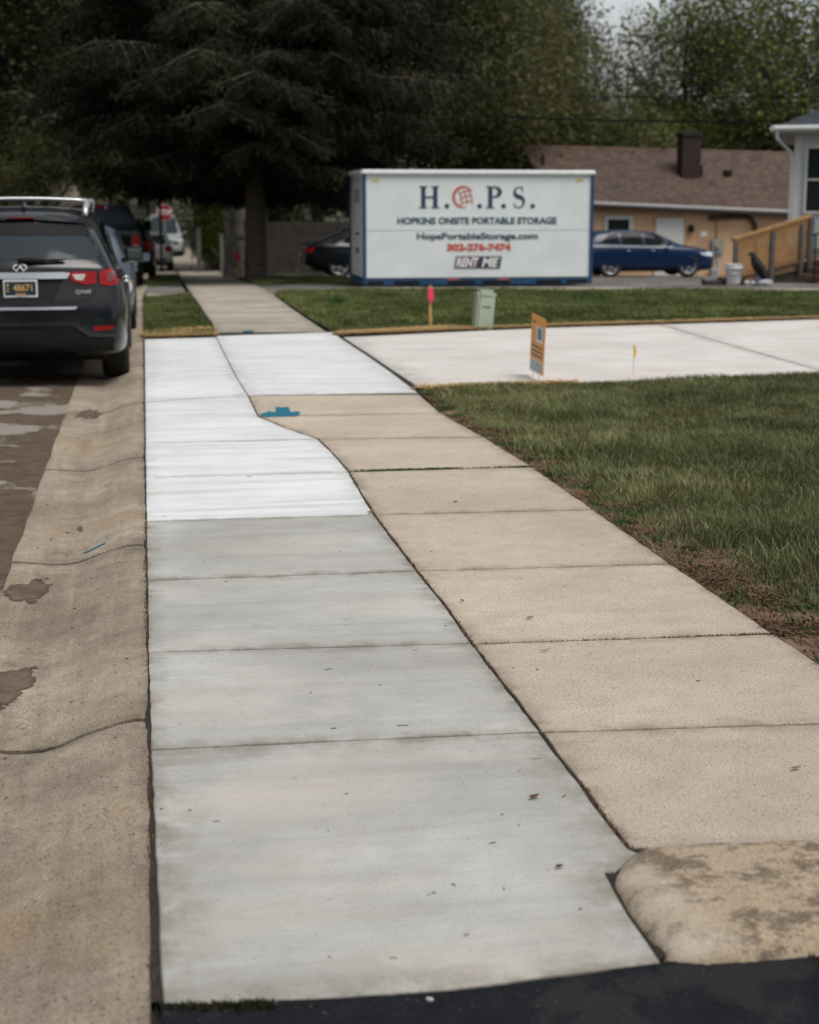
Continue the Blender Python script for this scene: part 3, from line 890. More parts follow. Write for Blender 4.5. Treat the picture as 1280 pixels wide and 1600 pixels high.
# ------------------------------------------------------------------ fallen bits
LB = [simple('dead_leaf_red', (.22, .085, .04), .8, var=.3), simple('dead_leaf_tan', (.42, .27, .12), .8, var=.3), simple('dead_leaf_dark', (.09, .05, .03), .8, var=.3)]
def leaf(px, py, L, Wd, ang, mi, label, dz=.004, cat='fallen leaf', name='fallen_leaf'):
    p = gnd(px, py)
    bm = BM()
    n = 7
    prev = None
    for i in range(n):
        t = i / (n - 1)
        ww = Wd * math.sin(PI * (t * .86 + .07)) * .5 + .0008
        u = (t - .5) * L
        zz = .003 + .35 * L * (t - .5) ** 2 * 1.6
        row = [bm.verts.new((u, -ww, zz + ww * .7)), bm.verts.new((u, 0, zz)), bm.verts.new((u, ww, zz + ww * .7))]
        if prev:
            bm.faces.new((prev[0], row[0], row[1], prev[1])); bm.faces.new((prev[1], row[1], row[2], prev[2]))
        prev = row
    bmesh.ops.solidify(bm, geom=bm.faces[:], thickness=.0008)
    o = from_bm(name, bm, LB[mi], loc=(p.x, p.y, T(p.x, p.y) + dz - .001), rot=(0, 0, R(ang)))
    prop(o, label, cat)
leaf(835, 1249, .036, .016, 25, 0, 'reddish curled leaf on the nearest pale slab')
leaf(874, 1358, .022, .012, 10, 2, 'small dark leaf on the pale slab near the worn apron corner')
leaf(851, 1019, .05, .007, 8, 1, 'thin tan leaf sliver just below the beige slab joint')
leaf(828, 968, .034, .013, 20, 1, 'tan curled leaf in the middle of a beige slab')
leaf(722, 941, .028, .013, -60, 1, 'small yellow leaf beside the wandering seam')
leaf(1244, 1204, .034, .013, 15, 1, 'pale tan leaf at the right on the beige slab')
leaf(580, 803, .045, .022, 10, 1, 'tan leaf lying at the corner of the bright white slab')
leaf(712, 786, .03, .012, 10, 2, 'dark speck of leaf on the beige slab below the weedy joint')
def twigs():
    r = random.Random(17)
    bm = BM()
    for k in range(70):
        px = r.uniform(245, 1250); py = r.uniform(560, 1500)
        if px > 1000 and py < 900: continue
        p = gnd(px, py)
        L = r.uniform(.002, .010) * (2.0 if r.random() < .08 else 1); a = r.gauss(.2, .6); s = r.uniform(.0007, .0016)
        dx, dy = math.cos(a) * L, math.sin(a) * L
        tube(bm, [(p.x - dx, p.y - dy, .0026), (p.x, p.y + L * .12, .003), (p.x + dx, p.y + dy, .0026)], s, 4)
    for k in range(60):
        y = r.uniform(4, 15); x = r.uniform(-.6, -.03)
        zz = float(np.interp(x + .02, [q[0] for q in KP], [q[1] for q in KP])) + .003
        L = r.uniform(.002, .009); a = r.uniform(0, 3.1); dx, dy = math.cos(a) * L, math.sin(a) * L
        tube(bm, [(x - dx, y - dy, zz), (x + dx, y + dy, zz)], r.uniform(.001, .0025), 4)
    prop(from_bm('litter', bm, LB[2]), 'scattered twig bits and crumbs on slabs and gutter', 'litter', kind='stuff')
twigs()
def grit():
    r = random.Random(31)
    bm = BM()
    for k in range(120):
        px = r.uniform(235, 1280)
        base = float(np.interp(px, [250, 600, 1000, 1280], [1570, 1556, 1512, 1497]))
        py = base + (abs(r.gauss(0, 10)) if k % 2 else r.uniform(0, 100))
        p = gnd(px, py)
        s = r.uniform(.0008, .0028) * (1.6 if r.random() < .06 else 1)
        bmesh.ops.create_icosphere(bm, subdivisions=1, radius=s, matrix=Matrix.Translation((p.x, p.y, -.003 + s * .4)) @ Matrix.Diagonal((1, r.uniform(.6, 1.3), .6, 1)))
    prop(from_bm('gravel_grit', bm, simple('grit_stone', (.09, .08, .07), .9, var=.6, vscale=40)), 'small stones and grit scattered on the black asphalt edge', 'grit', kind='stuff')
grit()
# pale scrap by the bottom edge, scrap on the verge
def scrap(px, py, sx, sy, label):
    p = gnd(px, py)
    bm = BM()
    r = random.Random(px)
    n = 12
    hz = min(sx, .02)
    top = [bm.verts.new((sx * (1 + r.uniform(-.3, .3)) * math.cos(6.283 * k / n), sy * (1 + r.uniform(-.3, .3)) * math.sin(6.283 * k / n), .002 + r.uniform(0, .5) * hz)) for k in range(n)]
    c = bm.verts.new((0, 0, .002 + hz * .6))
    for k in range(n): bm.faces.new((top[k], top[(k + 1) % n], c))
    low = [bm.verts.new((v.co.x * .95, v.co.y * .95, 0)) for v in top]
    for k in range(n): bm.faces.new((low[k], low[(k + 1) % n], top[(k + 1) % n], top[k]))
    prop(from_bm('paper_scrap', bm, simple('scrap_white', (.6, .58, .55), .8), loc=(p.x, p.y, T(p.x, p.y) - .006)), label, 'paper scrap')
scrap(672, 1559, .008, .005, 'white paper scrap on the black asphalt in front')
scrap(243, 489, .09, .16, 'white crumpled paper on the grass verge')

# ================================================================== vehicles
def paintmat(name, c, coat=.22, rough=.25, metal=.0):
    m, nt, bs = newmat(name)
    v = coords(nt)
    f = remap(nt, noise(nt, v, 700, 1), .4, .6)
    nt.links.new(mixc(nt, f, scale_c(c, .85), scale_c(c, 1.15)), bs.inputs['Base Color'])
    bs.inputs['Metallic'].default_value = metal
    d = remap(nt, noise(nt, v, 3, 5), .4, .7, rough * .8, rough * 1.3)
    nt.links.new(d, bs.inputs['Roughness'])
    bs.inputs['Specular IOR Level'].default_value = .28
    bs.inputs['Coat Weight'].default_value = coat; bs.inputs['Coat Roughness'].default_value = .05
    return m
def glassmat(name, c, rough=.04):
    m, nt, bs = newmat(name)
    bs.inputs['Base Color'].default_value = (*c, 1)
    bs.inputs['Roughness'].default_value = rough
    bs.inputs['Specular IOR Level'].default_value = .10
    return m
PAINT = {'black': paintmat('black_car_paint', (.007, .009, .011)), 'slate': paintmat('dark_slate_car_paint', (.035, .048, .058)),
         'blue': paintmat('deep_blue_car_paint', (.004, .019, .060)), 'white': paintmat('white_car_paint', (.60, .62, .64), metal=0),
         'silver': paintmat('silver_blue_car_paint', (.10, .12, .15)), 'dgreen': paintmat('dark_grey_car_paint', (.016, .018, .018)), 'pale': paintmat('pale_grey_car_paint', (.38, .42, .44), metal=.1)}
GLASS = glassmat('tinted_glass', (.006, .008, .009))
GLASS2 = glassmat('clear_glass_dark_cabin', (.035, .045, .05))
CHROME = simple('chrome', (.55, .56, .58), .25, metal=.9, var=.05)
SATIN = simple('satin_aluminium', (.62, .64, .66), .35, metal=.8, var=.05)
BADGE = simple('badge_metal', (.34, .35, .36), .45, metal=.3, var=.05)
BLKP = simple('black_plastic', (.009, .009, .009), .65, var=.2, spec=.2)
RUB = simple('tyre_rubber', (.012, .011, .010), .85, var=.4, vscale=12)
REDL = simple('red_lamp_lens', (.27, .004, .006), .35, var=.3, vscale=8, spec=.2)
REDD = simple('dark_red_lamp_lens', (.13, .004, .006), .12, var=.3, vscale=8, coat=1)
CLRL = simple('clear_lamp_lens', (.42, .40, .38), .15, var=.3, vscale=14, coat=1)
AMBL = simple('amber_lamp_lens', (.75, .30, .06), .2, var=.2, coat=1)
HEADL = simple('headlamp_lens', (.6, .62, .65), .12, var=.3, vscale=14, coat=1)
WHT = simple('white_enamel', (.75, .75, .73), .5, var=.06)

def half_prof(y, zb, wm, zs, zr, wr, lean=None, ws=None, tuck=.86):
    ws = ws or wm * .95
    P = [(wm * tuck, zb), (wm * (tuck + .09), zb + .05), (wm * .992, zb + .22 * (zs - zb)), (wm, zb + .52 * (zs - zb)), (wm * .992, zb + .80 * (zs - zb)), (ws, zs)]
    b = (ws - .035, zs + .035)
    for t in (.0, .30, .62, .88):
        P.append((b[0] + (wr - b[0]) * (t ** 1.25), b[1] + (zr - .05 - b[1]) * t))
    P += [(wr - .07, zr - .012), (wr * .55, zr + .004)]
    return [(x, y + (lean(z) if lean else 0), z) for x, z in P]
def loft(stations, M=6, bulge_r=.07, bulge_f=.12):
    bm = BM()
    n = len(stations[0])
    cols = [1 - 2 * k / M for k in range(M + 1)]                     # +1 .. -1
    rings = []
    for st in stations:
        ring = [bm.verts.new(p) for p in st]                         # +x side going up
        tx, ty, tz = st[-1]
        top = [bm.verts.new((tx * c, ty, tz + .012 * (1 - c * c))) for c in cols[1:-1]]
        left = [bm.verts.new((-p[0], p[1], p[2])) for p in st[::-1]]
        bx, by, bz = st[0]
        bot = [bm.verts.new((bx * c, by, bz)) for c in cols[::-1][1:-1]]
        rings.append(ring + top + left + bot)
    L = len(rings[0])
    for a, b in zip(rings, rings[1:]):
        for k in range(L):
            bm.faces.new((a[k], a[(k + 1) % L], b[(k + 1) % L], b[k]))
    for ring, st, s, bul in ((rings[0], stations[0], 1, -bulge_r), (rings[-1], stations[-1], -1, bulge_f)):
        rows = []
        topc = ring[n:n + M - 1]; left = ring[n + M - 1:n + M - 1 + n][::-1]; bot = ring[2 * n + M - 1:][::-1]
        for i in range(n):
            if i == 0: mid = bot
            elif i == n - 1: mid = topc
            else:
                x, y, z = st[i]
                mid = [bm.verts.new((x * c, y + bul * (1 - c * c), z)) for c in cols[1:-1]]
            rows.append([ring[i]] + list(mid) + [left[i]])
        for v in list(topc) + list(bot):
            v.co.y += bul * (1 - (v.co.x / max(st[0][0], .1)) ** 2) * .8
        for r0, r1 in zip(rows, rows[1:]):
            for q in range(M):
                f = (r0[q], r0[q + 1], r1[q + 1], r1[q])
                bm.faces.new(f if s > 0 else f[::-1])
    bmesh.ops.recalc_face_normals(bm, faces=bm.faces[:])
    return bm
def apply_mods(o):
    dg = bpy.context.evaluated_depsgraph_get()
    me = bpy.data.meshes.new_from_object(o.evaluated_get(dg))
    o.modifiers.clear()
    old = o.data
    o.data = me
    bpy.data.meshes.remove(old)
    return o
def car_body(root, stations, mat, arches, ra, name='body', sub=2, **kw):
    bm = loft(stations, **kw)
    o = from_bm(name, bm, mat, root)
    md = o.modifiers.new('s', 'SUBSURF'); md.levels = sub; md.render_levels = sub
    apply_mods(o)
    b2 = BM(); b2.from_mesh(o.data)
    bvh = BVHTree.FromBMesh(b2)
    b2.free()
    wm = max(p[0] for st in stations for p in st)
    cut = BM()
    for (y, z) in arches:
        for s in (1, -1):
            lathe_cyl(cut, y, z, ra, s * (wm - .30), s * (wm + .2))
    c = from_bm('cut', cut, BLKP)
    md = o.modifiers.new('b', 'BOOLEAN'); md.operation = 'DIFFERENCE'; md.object = c; md.solver = 'EXACT'
    try: md.material_mode = 'TRANSFER'
    except Exception: pass
    apply_mods(o)
    bpy.data.objects.remove(c)
    o.data.polygons.foreach_set('use_smooth', [True] * len(o.data.polygons))
    o.data.set_sharp_from_angle(angle=R(38))
    return o, bvh
def lathe_cyl(bm, y, z, r, x0, x1, n=40):
    A = [bm.verts.new((x0, y + r * math.cos(2 * PI * k / n), z + r * math.sin(2 * PI * k / n))) for k in range(n)]
    B = [bm.verts.new((x1, v.co.y, v.co.z)) for v in A]
    bm.faces.new(A); bm.faces.new(B[::-1])
    for k in range(n): bm.faces.new((A[k], B[k], B[(k + 1) % n], A[(k + 1) % n]))
def rpoly(pts, r=.03, n=4):
    out = []
    N = len(pts)
    for i in range(N):
        p0, p1, p2 = Vector(pts[i - 1]), Vector(pts[i]), Vector(pts[(i + 1) % N])
        rr = min(r, (p0 - p1).length * .45, (p2 - p1).length * .45)
        a = p1 + (p0 - p1).normalized() * rr; b = p1 + (p2 - p1).normalized() * rr
        for k in range(n + 1):
            t = k / n
            out.append(tuple((1 - t) ** 2 * a + 2 * t * (1 - t) * p1 + t * t * b))
    return out
def patch(name, pts, bvh, view, mat, root, off=.006, thick=.012, res=.06, smooth=True, mirror=False, bm_in=None):
    """a thin shaped plate laid on the body. view: 'rear' pts=(x,z); 'front' pts=(x,z); 'right'/'left' pts=(y,z); 'top' pts=(x,y)"""
    dirs = {'rear': Vector((0, 1, 0)), 'front': Vector((0, -1, 0)), 'right': Vector((-1, 0, 0)), 'left': Vector((1, 0, 0)), 'top': Vector((0, 0, -1))}
    d = dirs[view]
    if bm_in is None:
        bm = BM()
        f = bm.faces.new([bm.verts.new((p[0], p[1], 0)) for p in pts])
        bmesh.ops.triangulate(bm, faces=[f])
        if res:
            xs = [p[0] for p in pts]; ys = [p[1] for p in pts]
            grid_cut(bm, res, min(xs), max(xs), min(ys), max(ys))
    else: bm = bm_in
    last = None
    for v in bm.verts:
        u, w_ = v.co.x, v.co.y
        extra = v.co.z
        if view in ('rear', 'front'): o = Vector((u, 0, w_)) - d * 8
        elif view in ('right', 'left'): o = Vector((0, u, w_)) - d * 8
        else: o = Vector((u, w_, 0)) - d * 8
        hit, nrm, _, _ = bvh.ray_cast(o, d)
        if hit is None:
            q, nrm, _, _ = bvh.find_nearest(o + d * {'rear': 8.25, 'front': 3.5}.get(view, 7.1))
            hit = q
        v.co = hit - d * (off + extra)
    bmesh.ops.recalc_face_normals(bm, faces=bm.faces[:])
    if bm.faces:
        bm.faces.ensure_lookup_table()
        avg = sum((f.normal * f.calc_area() for f in bm.faces), Vector())
        if avg.dot(-d) < 0: bmesh.ops.reverse_faces(bm, faces=bm.faces[:])
    if bm_in is None:
        r = bmesh.ops.extrude_face_region(bm, geom=bm.faces[:])
        nv = [g for g in r['geom'] if isinstance(g, bmesh.types.BMVert)]
        ns = set(nv)
        for v in bm.verts:
            if v not in ns: v.co += d * thick
    bmesh.ops.recalc_face_normals(bm, faces=bm.faces[:])
    me = bpy.data.meshes.new(name)
    bm.to_mesh(me); bm.free()
    o = link_mesh(name, me, mat, root, smooth)
    if smooth: me.set_sharp_from_angle(angle=R(40))
    return o
def mir(pts): return [(-x, y) for x, y in pts][::-1]
def wheel(root, x, y, r, wd, side, spokes=5, rim_mat=None, sp_w=.05, dark=False):
    """tyre, rim and hub; side=+1 right"""
    bm = BM()
    ro = r; ri = r * .66
    prof = [(ri, -.46 * wd), (ri * 1.04, -.5 * wd), ((ro + ri) / 2, -.54 * wd), (ro * .95, -.5 * wd), (ro * .985, -.42 * wd), (ro, -.3 * wd), (ro, .3 * wd), (ro * .985, .42 * wd), (ro * .95, .5 * wd), ((ro + ri) / 2, .54 * wd), (ri * 1.04, .5 * wd), (ri, .46 * wd)]
    lathe(bm, prof, 32, 'x')
    w_ = from_bm('wheel', bm, RUB, root, smooth=True, loc=(x, y, r))
    bm = BM()
    xo = side * .42 * wd
    rim_mat = rim_mat or SATIN
    lathe(bm, [(ri * 1.01, side * .47 * wd), (ri * .96, side * .49 * wd), (ri * .9, side * .44 * wd), (ri * .88, side * -.2 * wd), (ri * .3, side * -.25 * wd), (.001, side * -.25 * wd)], 32, 'x')
    rim = from_bm('rim', bm, BLKP if dark else rim_mat, w_, smooth=True)
    bm = BM()
    for k in range(spokes):
        a = 2 * PI * k / spokes + .3
        for da in ((-.11, .11) if spokes <= 6 else (0,)):
            m = Matrix.Rotation(a + da, 3, 'X')
            box(bm, *(m @ Vector((side * .40 * wd, 0, ri * .5))), .022, sp_w * .75, ri * .95, rot=m)
    lathe(bm, [(.001, side * .46 * wd), (.05, side * .455 * wd), (.062, side * .38 * wd)], 20, 'x')
    from_bm('spoke', bm, rim_mat, w_)
    bm = BM(); lathe(bm, [(.03, side * -.2 * wd), (ri * .62, side * -.2 * wd), (ri * .62, side * -.12 * wd), (.03, side * -.12 * wd)], 24, 'x')
    from_bm('brake_disc', bm, simple('brake_disc_steel', (.2, .19, .18), .45, metal=.7) if 'brake_disc_steel' not in bpy.data.materials else bpy.data.materials['brake_disc_steel'], w_)
    return w_
def underbody(root, x, y0, y1, z0=.2, z1=.42):
    bm = BM(); box(bm, 0, (y0 + y1) / 2, (z0 + z1) / 2, x * 2, y1 - y0, z1 - z0)
    from_bm('underbody', bm, BLKP, root, bevel=.04)
def bm_from_text(s, size, **kw):
    bm = text_bm(s, size, **kw)
    for v in bm.verts: v.co = Vector((v.co.x, v.co.z, -v.co.y))
    return bm
def lettering(name, s, size, cx, cz, bvh, root, mat, view='rear', off=.012, **kw):
    bm = bm_from_text(s, size, **kw)
    sg = -1 if view == 'front' else 1
    for v in bm.verts: v.co = Vector((v.co.x * sg + cx, v.co.y + cz, v.co.z))
    return patch(name, None, bvh, view, mat, root, off=off, bm_in=bm, smooth=False)

# ------------------------------------------------------------------ the near black crossover
def near_suv():
    r = thing('parked_suv', 'black crossover with silver roof rails parked nearest at the kerb', 'car', (-1.150, 15.55, -.075), 0, 'cars parked along the street')
    def lr(z): return 0.0 if z < .78 else (.04 + (z - .78) * .22 if z < 1.15 else .121 + (z - 1.15) * .80)
    def lb(z): return lr(z) * .9
    S = [half_prof(.03, .36, .80, 1.12, 1.60, .50, lambda z: lr(z), .78, .80),
         half_prof(.07, .33, .90, 1.12, 1.635, .56, lambda z: lr(z), .84, .84),
         half_prof(.22, .29, .965, 1.115, 1.655, .60, lambda z: lr(z) * .95, .885, .86),
         half_prof(.55, .26, .985, 1.09, 1.672, .635, lambda z: lr(z) * .75, .90, .88),
         half_prof(1.05, .24, .988, 1.08, 1.69, .665, lambda z: lr(z) * .35, .905, .88),
         half_prof(1.8, .22, .975, 1.05, 1.70, .685, None, .90, .9),
         half_prof(2.6, .22, .975, 1.02, 1.69, .69, None, .90, .9),
         half_prof(3.1, .22, .978, 1.00, 1.60, .66, None, .905, .9),
         half_prof(3.65, .23, .985, .99, 1.20, .68, None, .91, .9),
         half_prof(3.95, .24, .985, .97, 1.06, .66, None, .90, .9),
         half_prof(4.5, .25, .96, .90, .97, .62, None, .86, .88),
         half_prof(4.85, .28, .86, .78, .86, .55, None, .75, .85),
         half_prof(4.95, .34, .74, .66, .72, .5, None, .66, .8)]
    body, bvh = car_body(r, S, PAINT['black'], [(1.08, .37), (4.0, .37)], .43, bulge_r=.09)
    # rear glass, spoiler, pillars
    gl = rpoly([(-.70, 1.215), (.70, 1.215), (.74, 1.28), (.675, 1.42), (.615, 1.55), (-.615, 1.55), (-.675, 1.42), (-.74, 1.28)], .08)
    patch('rear_window', gl, bvh, 'rear', GLASS2, r, off=.004, res=.07)
    patch('rear_window_shade_band', rpoly([(-.655, 1.44), (.655, 1.44), (.60, 1.55), (-.60, 1.55)], .03), bvh, 'rear', BLKP, r, off=.010)  # black strip on the glass stands for the spoiler's shadow
    bm = BM()                                                        # roof spoiler
    def sp(x): return .30 + .10 * (x / .62) ** 2
    prev = None
    for k in range(-8, 9):
        x = k / 8 * .66
        y = .42 + .17 * (k / 8) ** 4 - 0.02; z = 1.615 - .045 * (k / 8) ** 2 - (.05 if abs(k) == 8 else 0)
        row = [bm.verts.new((x, y + .30, z + .02)), bm.verts.new((x, y, z - .005)), bm.verts.new((x, y - .01, z - .03)), bm.verts.new((x, y + .28, z - .09))]
        if prev:
            for q in range(4): bm.faces.new((prev[q], prev[(q + 1) % 4], row[(q + 1) % 4], row[q]))
        else: bm.faces.new(row)
        prev = row
    bm.faces.new(prev[::-1])
    s = from_bm('spoiler', bm, PAINT['black'], r, autosmooth=True)
    bm = BM(); box(bm, 0, .385, 1.60, .26, .02, .018)
    from_bm('brake_lamp', bm, REDD, s, bevel=.004)
    # chrome bar, lamps, plate
    patch('chrome_bar', rpoly([(-.46, 1.09), (-.43, 1.04), (.43, 1.04), (.46, 1.09), (.40, 1.10), (-.40, 1.10)], .012), bvh, 'rear', CHROME, r, off=.030, thick=.03)
    for q, chh in enumerate('INFINITI'):
        lettering('letter', chh, .042, (q - 3.5) * .068, 1.070, bvh, bpy.data.objects['chrome_bar'], SATIN, off=.033, sx=1.2)
    for m in (lambda p: p, mir):
        L = patch('tail_lamp', m(rpoly([(.43, 1.100), (.70, 1.105), (.70, 0.990), (.60, 0.980), (.47, 1.015)], .015)), bvh, 'rear', REDL, r, off=.014, thick=.02, res=.04)
        patch('reversing_lamp', m(rpoly([(.475, 1.080), (.605, 1.080), (.575, 1.020), (.505, 1.030)], .01)), bvh, 'rear', CLRL, L, off=.020, res=.04)
        L = patch('tail_lamp', m(rpoly([(.73, 1.105), (.955, 1.150), (.945, 1.075), (.90, 0.985), (.84, 0.970), (.73, 0.980)], .02)), bvh, 'rear', REDL, r, off=.014, thick=.02, res=.03)
        patch('lamp_core', m(rpoly([(.80, 1.100), (.88, 1.110), (.87, 1.015), (.80, 1.005)], .02)), bvh, 'rear', REDD, L, off=.019, res=.03)
        patch('reflector', m(rpoly([(.66, 0.585), (.85, 0.595), (.84, 0.555), (.66, 0.550)], .01)), bvh, 'rear', REDL, r, off=.012, res=.04)
        # bumper crease
        patch('bumper_crease', m(rpoly([(0, 0.640), (.50, 0.640), (.64, 0.530), (.90, 0.515), (.90, 0.485), (.62, 0.495), (.47, 0.600), (0, 0.600)], .02)), bvh, 'rear', PAINT['dgreen'], r, off=.022, thick=.03, res=.05)
        # hatch seam
        patch('hatch_seam', m([(0, 0.810), (.44, 0.810), (.60, 0.830), (.68, 0.895), (.716, 0.955), (.716, 1.105), (.710, 1.105), (.708, 0.955), (.67, 0.905), (.595, 0.838), (.44, 0.818), (0, 0.818)]), bvh, 'rear', BLKP, r, off=.002, thick=.004, res=.05)
    patch('bumper_strip', rpoly([(-.52, 0.780), (-.50, 0.753), (.50, 0.753), (.52, 0.780)], .008), bvh, 'rear', CHROME, r, off=.016, thick=.02)
    pb = patch('plate_panel', rpoly([(-.40, 1.045), (-.30, 0.840), (.30, 0.840), (.40, 1.045)], .02), bvh, 'rear', BLKP, r, off=.004, thick=.006)
    def yat(x, z): 
        h, _, _, _ = bvh.ray_cast(Vector((x, -5, z)), Vector((0, 1, 0)))
        return h.y if h else 0
    # licence plate
    py = yat(0, .945) - .022
    bm = BM(); box(bm, 0, py, .95, .315, .010, .165)
    pf = from_bm('plate_frame', bm, simple('plate_frame_silver', (.62, .62, .62), .4, var=.1), r, bevel=.004)
    bm = BM(); box(bm, 0, py - .006, .954, .283, .006, .125)
    pl = from_bm('licence_plate', bm, simple('plate_blue', (.006, .035, .055), .4, var=.1), pf, bevel=.002)
    GOLD = simple('plate_gold', (.62, .36, .12), .5, var=.05)
    for txt, sz, x, z in (('48671', .088, .028, .956), ('P', .046, -.115, .978), ('C', .046, -.115, .935), ('DELAWARE', .02, 0, .899)):
        bm = text_bm(txt, sz, depth=.001, bold=.0015, sx=.86)
        move_bm(bm, Matrix.Translation((x, py - .0105, z)))
        from_bm('plate_lettering', bm, GOLD, pl)
    # emblem: an open oval with a split rising road, badge letters
    bm = BM()
    def ring(bm, a, b, wdt, t0, t1, n, zo):
        prev = None
        for k in range(n + 1):
            t = t0 + (t1 - t0) * k / n
            c, s_ = math.cos(t), math.sin(t)
            row = [bm.verts.new((a * c, b * s_, 0)), bm.verts.new(((a - wdt) * c, (b - wdt) * s_, 0))]
            if prev: bm.faces.new((prev[0], row[0], row[1], prev[1]))
            prev = row
    ring(bm, .066, .036, .012, R(-68), R(248), 36, 0)
    for s_ in (1, -1):
        f = bm.faces.new([bm.verts.new(p) for p in ((s_ * .028, -.040, .0006), (s_ * .042, -.036, .0006), (s_ * .006, .018, .0006), (0, .024, .0006), (s_ * .001, .004, .0006))])
    for v in bm.verts: v.co = Vector((v.co.x, v.co.y + 1.146, v.co.z))
    o = patch('emblem', None, bvh, 'rear', BADGE, r, off=.030, bm_in=bm, smooth=False)
    md = o.modifiers.new('s', 'SOLIDIFY'); md.thickness = .006; apply_mods(o)
    lettering('badge', 'QX60', .050, .575, .915, bvh, r, BADGE, off=.012, sx=1.15)
    # wiper
    y1_ = yat(.02, 1.10)
    bm = BM()
    tube(bm, [(-.02, yat(-.02, 1.19) - .03, 1.20), (.12, yat(.1, 1.2) - .035, 1.215), (.40, yat(.4, 1.19) - .02, 1.195)], [.030, .022, .006], 8)
    box(bm, .20, yat(.2, 1.22) - .018, 1.215, .44, .012, .014)
    from_bm('rear_wiper', bm, BLKP, r, smooth=True)
    # antenna fin
    bm = BM(); vs = prism(bm, [(.78, 1.69), (.80, 1.765), (.83, 1.775), (.94, 1.72), (.98, 1.695)], 'x', -.022, .022)
    for v in vs:
        if v.co.z > 1.74: v.co.x *= .3
    from_bm('antenna_fin', bm, PAINT['black'], r, bevel=.004)
    # roof rails
    for s_ in (1, -1):
        bm = BM()
        pts = [(s_ * .60, .62, 1.63), (s_ * .605, .72, 1.70), (s_ * .615, .95, 1.752), (s_ * .625, 1.8, 1.768), (s_ * .62, 2.5, 1.752), (s_ * .60, 2.75, 1.70), (s_ * .60, 2.82, 1.655)]
        tube(bm, pts, [.022, .028, .026, .024, .026, .028, .02], 8)
        rail = from_bm('roof_rail', bm, SATIN, r, smooth=True)
    for y in (.98, 2.35):
        bm = BM()
        pts = [(x, y, 1.765 + .02 * (1 - (x / .62) ** 2)) for x in [-.62 + 1.24 * k / 10 for k in range(11)]]
        tube(bm, pts, .018, 8)
        from_bm('cross_bar', bm, SATIN, r, smooth=True)
    bm = BM()                                                        # panoramic sunroof
    patch('sunroof', rpoly([(-.42, 1.1), (.42, 1.1), (.42, 2.3), (-.42, 2.3)], .06), bvh, 'top', GLASS, r, off=.004)
    for side, sg in (('right', 1), ('left', -1)):
        fl = (lambda p: p)
        patch('side_window', rpoly([(.70, 1.16), (1.05, 1.13), (1.25, 1.13), (1.20, 1.52), (1.02, 1.52), (.82, 1.36)], .04), bvh, side, GLASS, r)
        patch('side_window', rpoly([(1.32, 1.13), (2.15, 1.10), (2.12, 1.56), (1.27, 1.54)], .04), bvh, side, GLASS, r)
        patch('side_window', rpoly([(2.24, 1.10), (3.30, 1.07), (3.20, 1.20), (2.75, 1.50), (2.20, 1.56)], .04), bvh, side, GLASS, r)
        patch('window_trim', [(.66, 1.125), (1.3, 1.105), (3.35, 1.045), (3.35, 1.02), (1.3, 1.082), (.66, 1.105)], bvh, side, CHROME, r, off=.008)
        for y in (1.26, 2.20, 3.25):
            patch('door_seam', [(y, .42), (y + .008, .42), (y + .008, 1.05), (y, 1.05)], bvh, side, BLKP, r, off=.002, thick=.004)
        for y in (1.45, 2.38):
            hh, _, _, _ = bvh.ray_cast(Vector((sg * 5, y, .95)), Vector((-sg, 0, 0)))
            bm = BM(); tube(bm, [(hh.x, y, .95), (hh.x + sg * .045, y + .03, .952), (hh.x + sg * .045, y + .17, .955), (hh.x, y + .2, .955)], .014, 8)
            from_bm('door_handle', bm, CHROME, r, smooth=True)
        # mirror
        bm = BM()
        P = [(sg * .90, 3.10, 1.10), (sg * .99, 3.08, 1.13)]
        tube(bm, P, .03, 8)
        box(bm, sg * 1.045, 3.10, 1.185, .20, .13, .155)
        mi = from_bm('wing_mirror', bm, PAINT['black'], r, bevel=.035, bseg=3, autosmooth=True)
        bm = BM(); box(bm, sg * 1.05, 3.032, 1.185, .15, .006, .11)
        from_bm('mirror_glass', bm, simple('mirror_glass', (.30, .40, .38), .05, metal=.9, var=.1) if 'mirror_glass' not in bpy.data.materials else bpy.data.materials['mirror_glass'], mi, bevel=.002)
        for y in (1.08, 4.0):
            wheel(r, sg * .84, y, .375, .25, sg)
        bm = BM()
        for k in range(26):                                          # black arch cladding
            pass
        bm.free()
        a0 = [(1.08 + (.43 + q) * math.cos(t), .37 + (.43 + q) * math.sin(t)) for q, rr_ in ((.0, 1), (.035, -1)) for t in ([R(a) for a in range(-5, 186, 10)][::rr_])]
        patch('arch_trim', a0, bvh, side, BLKP, r, off=.008, thick=.02, res=.08)
    # exhaust and under bumper
    underbody(r, .78, .35, 4.7, .24, .45)
    patch('lower_valance', rpoly([(-.50, .585), (.50, .585), (.62, .485), (.86, .475), (.82, .28), (-.82, .28), (-.86, .475), (-.62, .485)], .03), bvh, 'rear', BLKP, r, off=.012, thick=.02)
    # windscreen (seen from the far side)
    patch('windscreen', rpoly([(-.62, 1.14), (.62, 1.14), (.55, 1.55), (-.55, 1.55)], .06), bvh, 'front', GLASS, r)
    patch('grille', rpoly([(-.42, .82), (.42, .82), (.36, .5), (-.36, .5)], .06), bvh, 'front', BLKP, r)
    for m in (lambda p: p, mir):
        patch('headlight', m(rpoly([(.50, .80), (.80, .84), (.80, .72), (.52, .70)], .03)), bvh, 'front', HEADL, r, off=.008)
    return r
near_suv()

